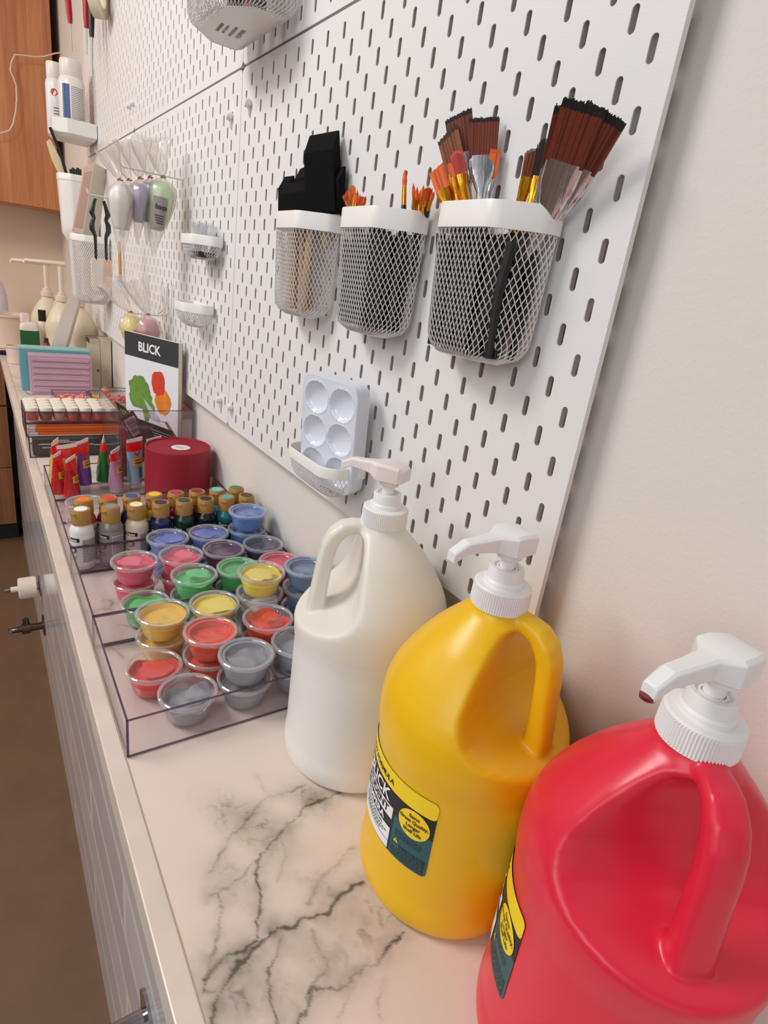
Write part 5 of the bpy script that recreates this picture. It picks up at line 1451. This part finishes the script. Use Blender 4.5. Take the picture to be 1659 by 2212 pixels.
# piping bags
def bag(label, base, tipv, col_, r=.021, up=(0, .02, .06), fl=.05, text=None, seed=0, group='clear piping bags of coloured icing'):
    """tie point, vector to the pointed tip, colour of the filling, direction of the loose film above the tie"""
    base = Vector(base); tv = Vector(tipv); L = tv.length
    t = thing('piping_bag', label, 'bag', tuple(base), 0, group)
    M = tv.to_track_quat('Z', 'Y').to_matrix().to_4x4()
    n = 30
    def rings(prof, amp, sd, q=1):
        out = []
        for z, rr in prof:
            out.append([tuple(M @ Vector((rr * (1 + amp * noise.noise(Vector((cos(a) * 2 + sd, sin(a) * 2, z * 60 + sd)))) * cos(a), rr * (1 + amp * noise.noise(Vector((cos(a) * 2 + sd, sin(a) * 2, z * 60 + sd)))) * sin(a) * .8, z * q))) for a in [2 * pi * k / n for k in range(n)]])
        return out
    m = mat('icing_%02x%02x%02x' % col_, col_, .4, var=.12, scale=60, bump=.3, bscale=120)
    MB().loft(rings([(.010, r * .45), (.022, r * .85), (.04, r * .95), (L * .45, r * .78), (L * .62, r * .50), (L * .66, r * .42)], .16, seed)).build('filling', m, t, True, auto=80)
    MB().loft(rings([(.0, .003), (.006, r * .45), (.016, r * .95), (.03, r * 1.12), (L * .3, r * 1.06), (L * .5, r * .82), (L * .75, r * .42), (L, .0022)], .22, seed + 3), cap=False).build('film', BAGM, t, True, auto=80)
    U = Vector(up); M2 = U.to_track_quat('Z', 'Y').to_matrix().to_4x4(); lu = U.length; rg = []
    for k in range(9):
        q = k / 8; ring = []
        for j in range(36):
            a = 2 * pi * j / 36; rr = .003 + fl * .62 * q ** .7 * (1 + .35 * noise.noise(Vector((cos(a) * 3 + seed, sin(a) * 3, q * 3))) + .10 * cos(5 * a + seed))
            ring.append(tuple(M2 @ Vector((rr * cos(a), rr * sin(a) * .6, lu * q * (1 + .12 * noise.noise(Vector((cos(a) * 2, sin(a) * 2, seed))))))))
        rg.append(ring)
    MB().loft(rg, cap=False).build('loose_film', BAGM, t, True, auto=80)
    MB().tube([(-.006, 0, .003), (-.002, .004, 0), (.003, .003, -.001), (.005, -.003, .001), (-.002, -.005, 0), (-.005, 0, .0)], .0012, 6).build('twist_tie', mat('orange_tie', (184, 108, 60), .5), t, True)
    if text:
        zax = M.to_3x3()
        d = (CAM_C - base).normalized(); a0 = atan2((zax.transposed() @ d).y, (zax.transposed() @ d).x)
        def fn(u, v, k=1.0):
            z = v; rr = (r * 1.12 * (1 - .45 * max(0, (z - .03) / (L - .03)))) * k + .0008
            return tuple(M @ Vector((rr * cos(a0 + u / rr), rr * sin(a0 + u / rr) * .85, z)))
        mb = MB(); patch(mb, lambda u, v: fn(u, v, 1.02), -.014, .016, L * .28, L * .66, 12, 5); pl = mb.build('label_film', mat('bag_label', (150, 140, 136), .5, var=.1), t)
        mb = MB(); put_text(mb, lambda u, v: fn(v, L * .36 - u * .0 + 0, 1.05) if False else fn(-u, L * .40 - v, 1.05), text, .002, 0, .013, .03)
        for k in range(4): patch(mb, lambda u, v: fn(u, v, 1.05), -.010, .010 - .002 * k, L * (.50 + .03 * k), L * (.512 + .03 * k), 4)
        mb.build('label_lettering', mat('label_violet', (58, 50, 70), .5), pl)
    return t
zt = zc(.219)
bag('piping bag of pale green icing with printed label, nearest the board', (1.030, .046, zt), (-.012, .022, -.146), (188, 214, 150), .030, (0, .012, .062), .06, 'baqu', 1)
bag('piping bag of bright blue icing', (1.038, .068, zt - .004), (0, .006, -.122), (120, 176, 206), .021, (.01, .01, .062), .055, None, 2)
bag('piping bag of violet icing', (1.030, .088, zt - .010), (0, .006, -.118), (150, 126, 168), .021, (-.01, .016, .060), .055, None, 3)
bag('piping bag of cream icing with a dark label patch', (1.040, .106, zt - .016), (0, .014, -.135), (226, 208, 196), .021, (0, .020, .055), .05, None, 4)
bag('piping bag of clear white icing, farthest out on the hook', (1.030, .124, zt - .020), (0, .004, -.130), (232, 226, 222), .024, (.01, .020, .052), .05, None, 5)
bag('piping bag of yellow icing hanging behind the art pad', (1.185, .078, zc(-.052)), (.0, -.008, -.120), (240, 212, 70), .030, (0, .045, .062), .07, None, 6)
bag('piping bag of pink icing hanging behind the art pad', (1.160, .046, zc(-.052)), (-.004, -.002, -.125), (214, 124, 138), .027, (0, .030, .075), .07, None, 7)
# wooden skewer left hanging on the board
tag(MB().tube([(1.655, .012, zc(.10)), (1.650, .012, zc(-.01))], .0045, 8).build('wooden_stick', wood('tan_stick', (214, 158, 98), (188, 130, 74), 'Z', 3), None, True), 'tan wooden stick hanging on the board under the white piping bag', 'stick')

# spatulas with twisted black handles
def spatula(label, x, y, z0, tw, blade, flip):
    t = thing('spatula', label, 'spatula', (x, y, z0), 0, 'spatulas on the double hook')
    prof = [(.0, 0), (-.012, .004), (-.030, .009), (-.042, .004), (-.052, .009), (-.066, .009), (-.080, .003), (-.10, .0026), (-.135, .0026)]
    pts = [(0, flip * b, z) for z, b in prof]; rr = [.0035, .0045, .0065, .0042, .006, .0062, .004, .0034, .0032]
    MB().tube(pts, rr, 12).build('twisted_handle', mat('glossy_black', (18, 20, 26), .15, coat=.6), t, True)
    mb = MB(); P_ = [(-.012, -.130), (.012, -.130), (.014, -.136), (.014, -.175 if flip < 0 else -.195), (.010, -.202 if flip < 0 else -.204), (-.004, -.204), (-.012, -.196 if flip < 0 else -.180), (-.014, -.136)]
    mb.loft([[(-.0030, a, b) for a, b in P_], [(.0030, a, b) for a, b in P_]])
    mb.build('blade', blade, t, bevel=.001)
    return t
spatula('spatula with twisted black handle and whitish blade, left of the pair', 1.350, .118, zc(.180), 0, mat('blade_white', (232, 222, 210), .45, var=.06, scale=60), 1)
spatula('spatula with twisted black handle and pinkish blade, right of the pair', 1.378, .096, zc(.180), 0, mat('blade_pink', (232, 200, 180), .45, var=.05, scale=60), -1)

# far white bins
t = basket('tall_bin', 'tall white bin at the far end holding brushes and a palette knife', 2.020, .115, .112, zc(.085), zc(.282), ch=.03, round_=.02, taper=.9, group='tall white bins at the far end', solid=True)
t = basket('tall_bin', 'tall white mesh bin under the leaning display box', 1.845, .120, .105, zc(-.095), zc(.106), ch=.03, round_=.025, taper=.92, group='tall white bins at the far end', cell=.0075, wire=.0010)
tag(MB().box(1.872, 1.940, .014, .078, zc(-.068), zc(.085)).build('paper_stack', mat('bin_filling', (214, 204, 190), .7), None), 'block of pale paper filling the lower far bin', 'paper')
t = thing('palette_knife', 'cream palette knife standing in the far bin', 'knife', tuple(at(130, 370, 0, 2.06)))
O = Vector(t.location)
K = [at(x, y, 0, 2.06) - O for x, y in ((100, 306), (108, 300), (124, 330), (148, 376), (142, 400), (128, 378), (112, 345))]
MB().loft([[tuple(p) for p in K], [tuple(p + Vector((.004, 0, 0))) for p in K]]).build('blade', mat('cream_blade', (236, 214, 178), .4), t)
tag(MB().tube([tuple(at(x, y, 0, 2.055)) for x, y in ((150, 400), (132, 335), (108, 275))], .0045, 10).build('black_brush', BLACKP, None, True), 'long black handle leaning left out of the far bin', 'brush')
for k in range(5):
    q_ = at(154 + 5 * k, 376, 0, 2.07)
    tag(MB().tube([(2.07, q_.y, q_.z - .06), (2.07, q_.y + .001, q_.z + .014 + .004 * (k % 2))], .0042, 8).build('black_marker', BLACKP, None, True), 'black marker end sticking out of the far bin', 'marker', 'black markers in the far bin')
t = thing('display_box', 'pale pink and grey narrow box leaning in the lower far bin', 'box', (1.86, .08, zc(.19)))
O = Vector(t.location)
A_, B_, C_, D_ = [at(*p_, 0, 1.875) - O for p_ in ((182, 360), (204, 352), (180, 506), (155, 500))]
E_, F_ = [at(*p_, 0, 1.905) - O for p_ in ((233, 368), (212, 516))]
G_, H_ = A_ + (E_ - B_), D_ + (F_ - C_)
mb = MB(); mb.add([tuple(p) for p in (A_, B_, C_, D_, E_, F_, G_, H_)], [(1, 4, 5, 2), (4, 6, 7, 5), (6, 0, 3, 7), (0, 6, 4, 1), (3, 2, 5, 7)]); mb.build('box_body', mat('pale_grey_card', (206, 198, 180), .5), t)
fr = slab('front_face', [A_, B_, C_, D_], (.001, 0, 0), mat('pale_pink', (220, 190, 176), .5), t)
ii = lambda a, b, k: a + (b - a) * k
fq = [ii(ii(A_, B_, u_), ii(D_, C_, u_), v_) + Vector((-.0008, 0, 0)) for u_, v_ in ((.16, .10), (.84, .10), (.84, .92), (.16, .92))]
slab('window', fq, (.0004, 0, 0), mat('pink_window', (196, 160, 150), .3), fr)

# tray with two canisters
t = thing('wall_tray', 'white tray on the far board carrying the two canisters', 'tray', (2.030, .0, zc(.386)))
mb = MB(); o_ = [(0, .002), (0, .085), (.03, .124), (.150, .124), (.17, .10), (.17, .002)]; cxx, cyy = .085, .05
inn = [((a - cxx) * .94 + cxx, (b - cyy) * .94 + cyy) for a, b in o_]; lo = [((a - cxx) * .86 + cxx, (b - cyy) * .86 + cyy) for a, b in o_]
mb.loft([[(a, b, 0) for a, b in lo], [(a, b, .010) for a, b in o_], [(a, b, .050) for a, b in o_], [(a, b, .050) for a, b in inn], [(a, b, .008) for a, b in inn]])
mb.build('tray_body', WHITE, t, bevel=.001)
def canister(label, x, y, r, h, m, lab, band=None):
    t = thing('canister', label, 'canister', (x, y, zc(.396)), 0, 'canisters on the far tray')
    MB().lathe([(r * .92, 0), (r, .004), (r, h * .70), (r * .9, h * .76), (r * .8, h * .78)], 28).build('canister_body', m, t, True, auto=45)
    MB().lathe([(r * .82, h * .775), (r * .86, h * .79), (r * .86, h * .97), (r * .8, h)], 28).build('lid', mat('canister_lid', (226, 220, 212), .35), t, True, auto=45)
    fn = lambda u, v, k=0: ((r + .0004 + .0003 * k) * cos(radians(172) + u / r), (r + .0004 + .0003 * k) * sin(radians(172) + u / r), v)
    if lab:
        mb = MB(); patch(mb, fn, -r * .75, -r * .15, h * .08, h * .66, 8); mb.build('blue_label', mat('label_blue', (46, 78, 138), .35, var=.35, scale=30), t)
        mb = MB(); rnd = random.Random(9)
        for k in range(24):
            u = -r * .02
            while u < r * 1.05:
                l = rnd.uniform(.002, .005); patch(mb, fn, u, u + l, h * (.09 + .0235 * k), h * (.098 + .0235 * k), 1); u += l + .001
        mb.build('small_print', mat('print_grey2', (120, 110, 104), .5), t)
    else:
        mb = MB(); cu, cv = -.004, h * .58; mb.add([fn(cu + .010 * cos(q_), cv + .010 * sin(q_)) for q_ in [2 * pi * k / 20 for k in range(20)]], [tuple(range(20))]); mb.build('red_badge', mat('label_red', (186, 40, 36)), t)
        mb = MB(); [patch(mb, fn, -.008, .008 + .004 * (k % 2), h * (.20 + .04 * k), h * (.215 + .04 * k), 4) for k in range(5)]; mb.build('small_print', mat('print_grey2', (120, 110, 104)), t)
    return t
canister('white wide canister with a blue label and small print on the far tray', 2.085, .063, .037, .205, mat('canister_white', (234, 228, 220), .35), True)
canister('slim white canister with a red badge behind the blue labelled one', 2.150, .100, .029, .200, mat('canister_grey', (226, 224, 226), .35), False)
# tools hanging at the top left
def tool(label, px0, px1, px2, X, hm, w, name='cutting_tool', rr=.0020):
    a, b, c = at(*px0, 0, X), at(*px1, 0, X), at(*px2, 0, X)
    t = thing(name, label, 'tool', tuple(b), 0, 'tools hanging in the top left corner')
    up = (a - b); dn = (c - b)
    MB().tube([tuple(up * 1.6), tuple(up), tuple(up * .4), (0, 0, 0)], [w, w, w * .9, w * .7], 12).build('handle', hm, t, True)
    MB().tube([(0, 0, .002), tuple(dn)], [rr, rr * .8], 8).build('shaft', STEEL, t, True)
RH = mat('red_grip', (176, 16, 26), .35)
tool('red handled tool with a thin shaft, left one over the wall cabinet edge', (147, 0), (152, 50), (155, 111), 1.90, RH, .0085)
tool('red handled tool with a thin shaft, right one beside the black one', (186, 0), (187, 60), (188, 119), 1.86, RH, .0095)
tool('black handled tool with a broad pointed blade', (197, 20), (198, 80), (199, 166), 1.82, mat('black_grip', (24, 22, 24), .35), .0085, rr=.0036)
p = at(212, -8, 0, 1.76)
t = thing('tape_roll', 'roll of cream masking tape hanging at the top left', 'tape', tuple(p))
Mx = Matrix.Rotation(radians(60), 4, 'Z') @ Matrix.Rotation(pi / 2, 4, 'Y')
MB().loft([[tuple(Mx @ Vector((r_ * cos(q_), r_ * sin(q_), z_))) for q_ in [2 * pi * k / 40 for k in range(40)]] for r_, z_ in ((.024, -.012), (.048, -.012), (.048, .012), (.024, .012))], close=True).build('tape_ring', mat('tape_cream', (226, 214, 190), .6, var=.04), t, True, auto=40)
tag(MB().tube([tuple(at(x, y, 0, 2.96)) for x, y in ((165, 66), (163, 88), (155, 108), (140, 113), (120, 115), (95, 122), (75, 123), (55, 120), (32, 118), (24, 135), (22, 152), (29, 168), (35, 185), (36, 215), (34, 240), (28, 268), (20, 282), (0, 288), (-20, 290))], .0028, 8).build('hanging_string', mat('cord_white', (222, 202, 178), .5), None, True), 'thin white string looping across the front of the wall cabinet', 'string')

# ------------------------------------------------------------------ pipe fittings on the tiled wall
t = thing('pipe_valve', 'white capped shut-off valve sticking out of the tiled wall', 'valve', (1.64, .27, T - .574 + .0))
R90 = Matrix.Rotation(-pi / 2, 4, 'X')
MB().lathe([(.034, 0), (.034, .004), (.012, .007), (.012, .030)], 28, R90).build('flange', mat('chrome', (180, 180, 184), .12, 1.0), t, True, auto=40)
MB().lathe([(.032, .012), (.034, .014), (.034, .058), (.030, .062), (.009, .063), (.009, .082)], 28, R90).build('white_cap', mat('cap_white', (232, 220, 208), .4), t, True, auto=40)
MB().tube([(0, .080, 0), (0, .098, 0)], .006, 10).build('stem', mat('chrome', (180, 180, 184)), t, True)
t = thing('pipe_valve', 'dark metal shut-off valve below the white capped one', 'valve', (1.60, .27, T - .698))
MB().lathe([(.034, 0), (.034, .004), (.012, .007), (.012, .036), (.017, .038), (.017, .062), (.009, .064), (.009, .088), (.004, .098)], 24, R90).build('valve_body', mat('dark_metal', (110, 100, 96), .25, 1.0), t, True, auto=40)
MB().tube([(0, .050, 0), (0, .050, .034)], .009, 12).build('outlet', mat('dark_metal', (110, 100, 96)), t, True)
MB().lathe([(.003, .086), (.012, .090), (.012, .094), (.003, .100)], 6, R90).build('wheel', mat('chrome', (180, 180, 184)), t)
t = thing('pipe_valve', 'chrome valve at the bottom edge of the photo', 'valve', (.13, .27, T - .300))
t.location = tuple(at(322, 2196, 1, .27))
MB().lathe([(.030, 0), (.030, .004), (.012, .007), (.012, .060), (.017, .062), (.017, .080), (.006, .084)], 24, R90).build('valve_body', mat('chrome', (180, 180, 184)), t, True, auto=40)
MB().tube([(0, .070, -.03), (0, .070, .03)], .009, 12).build('outlet', mat('chrome', (180, 180, 184)), t, True)
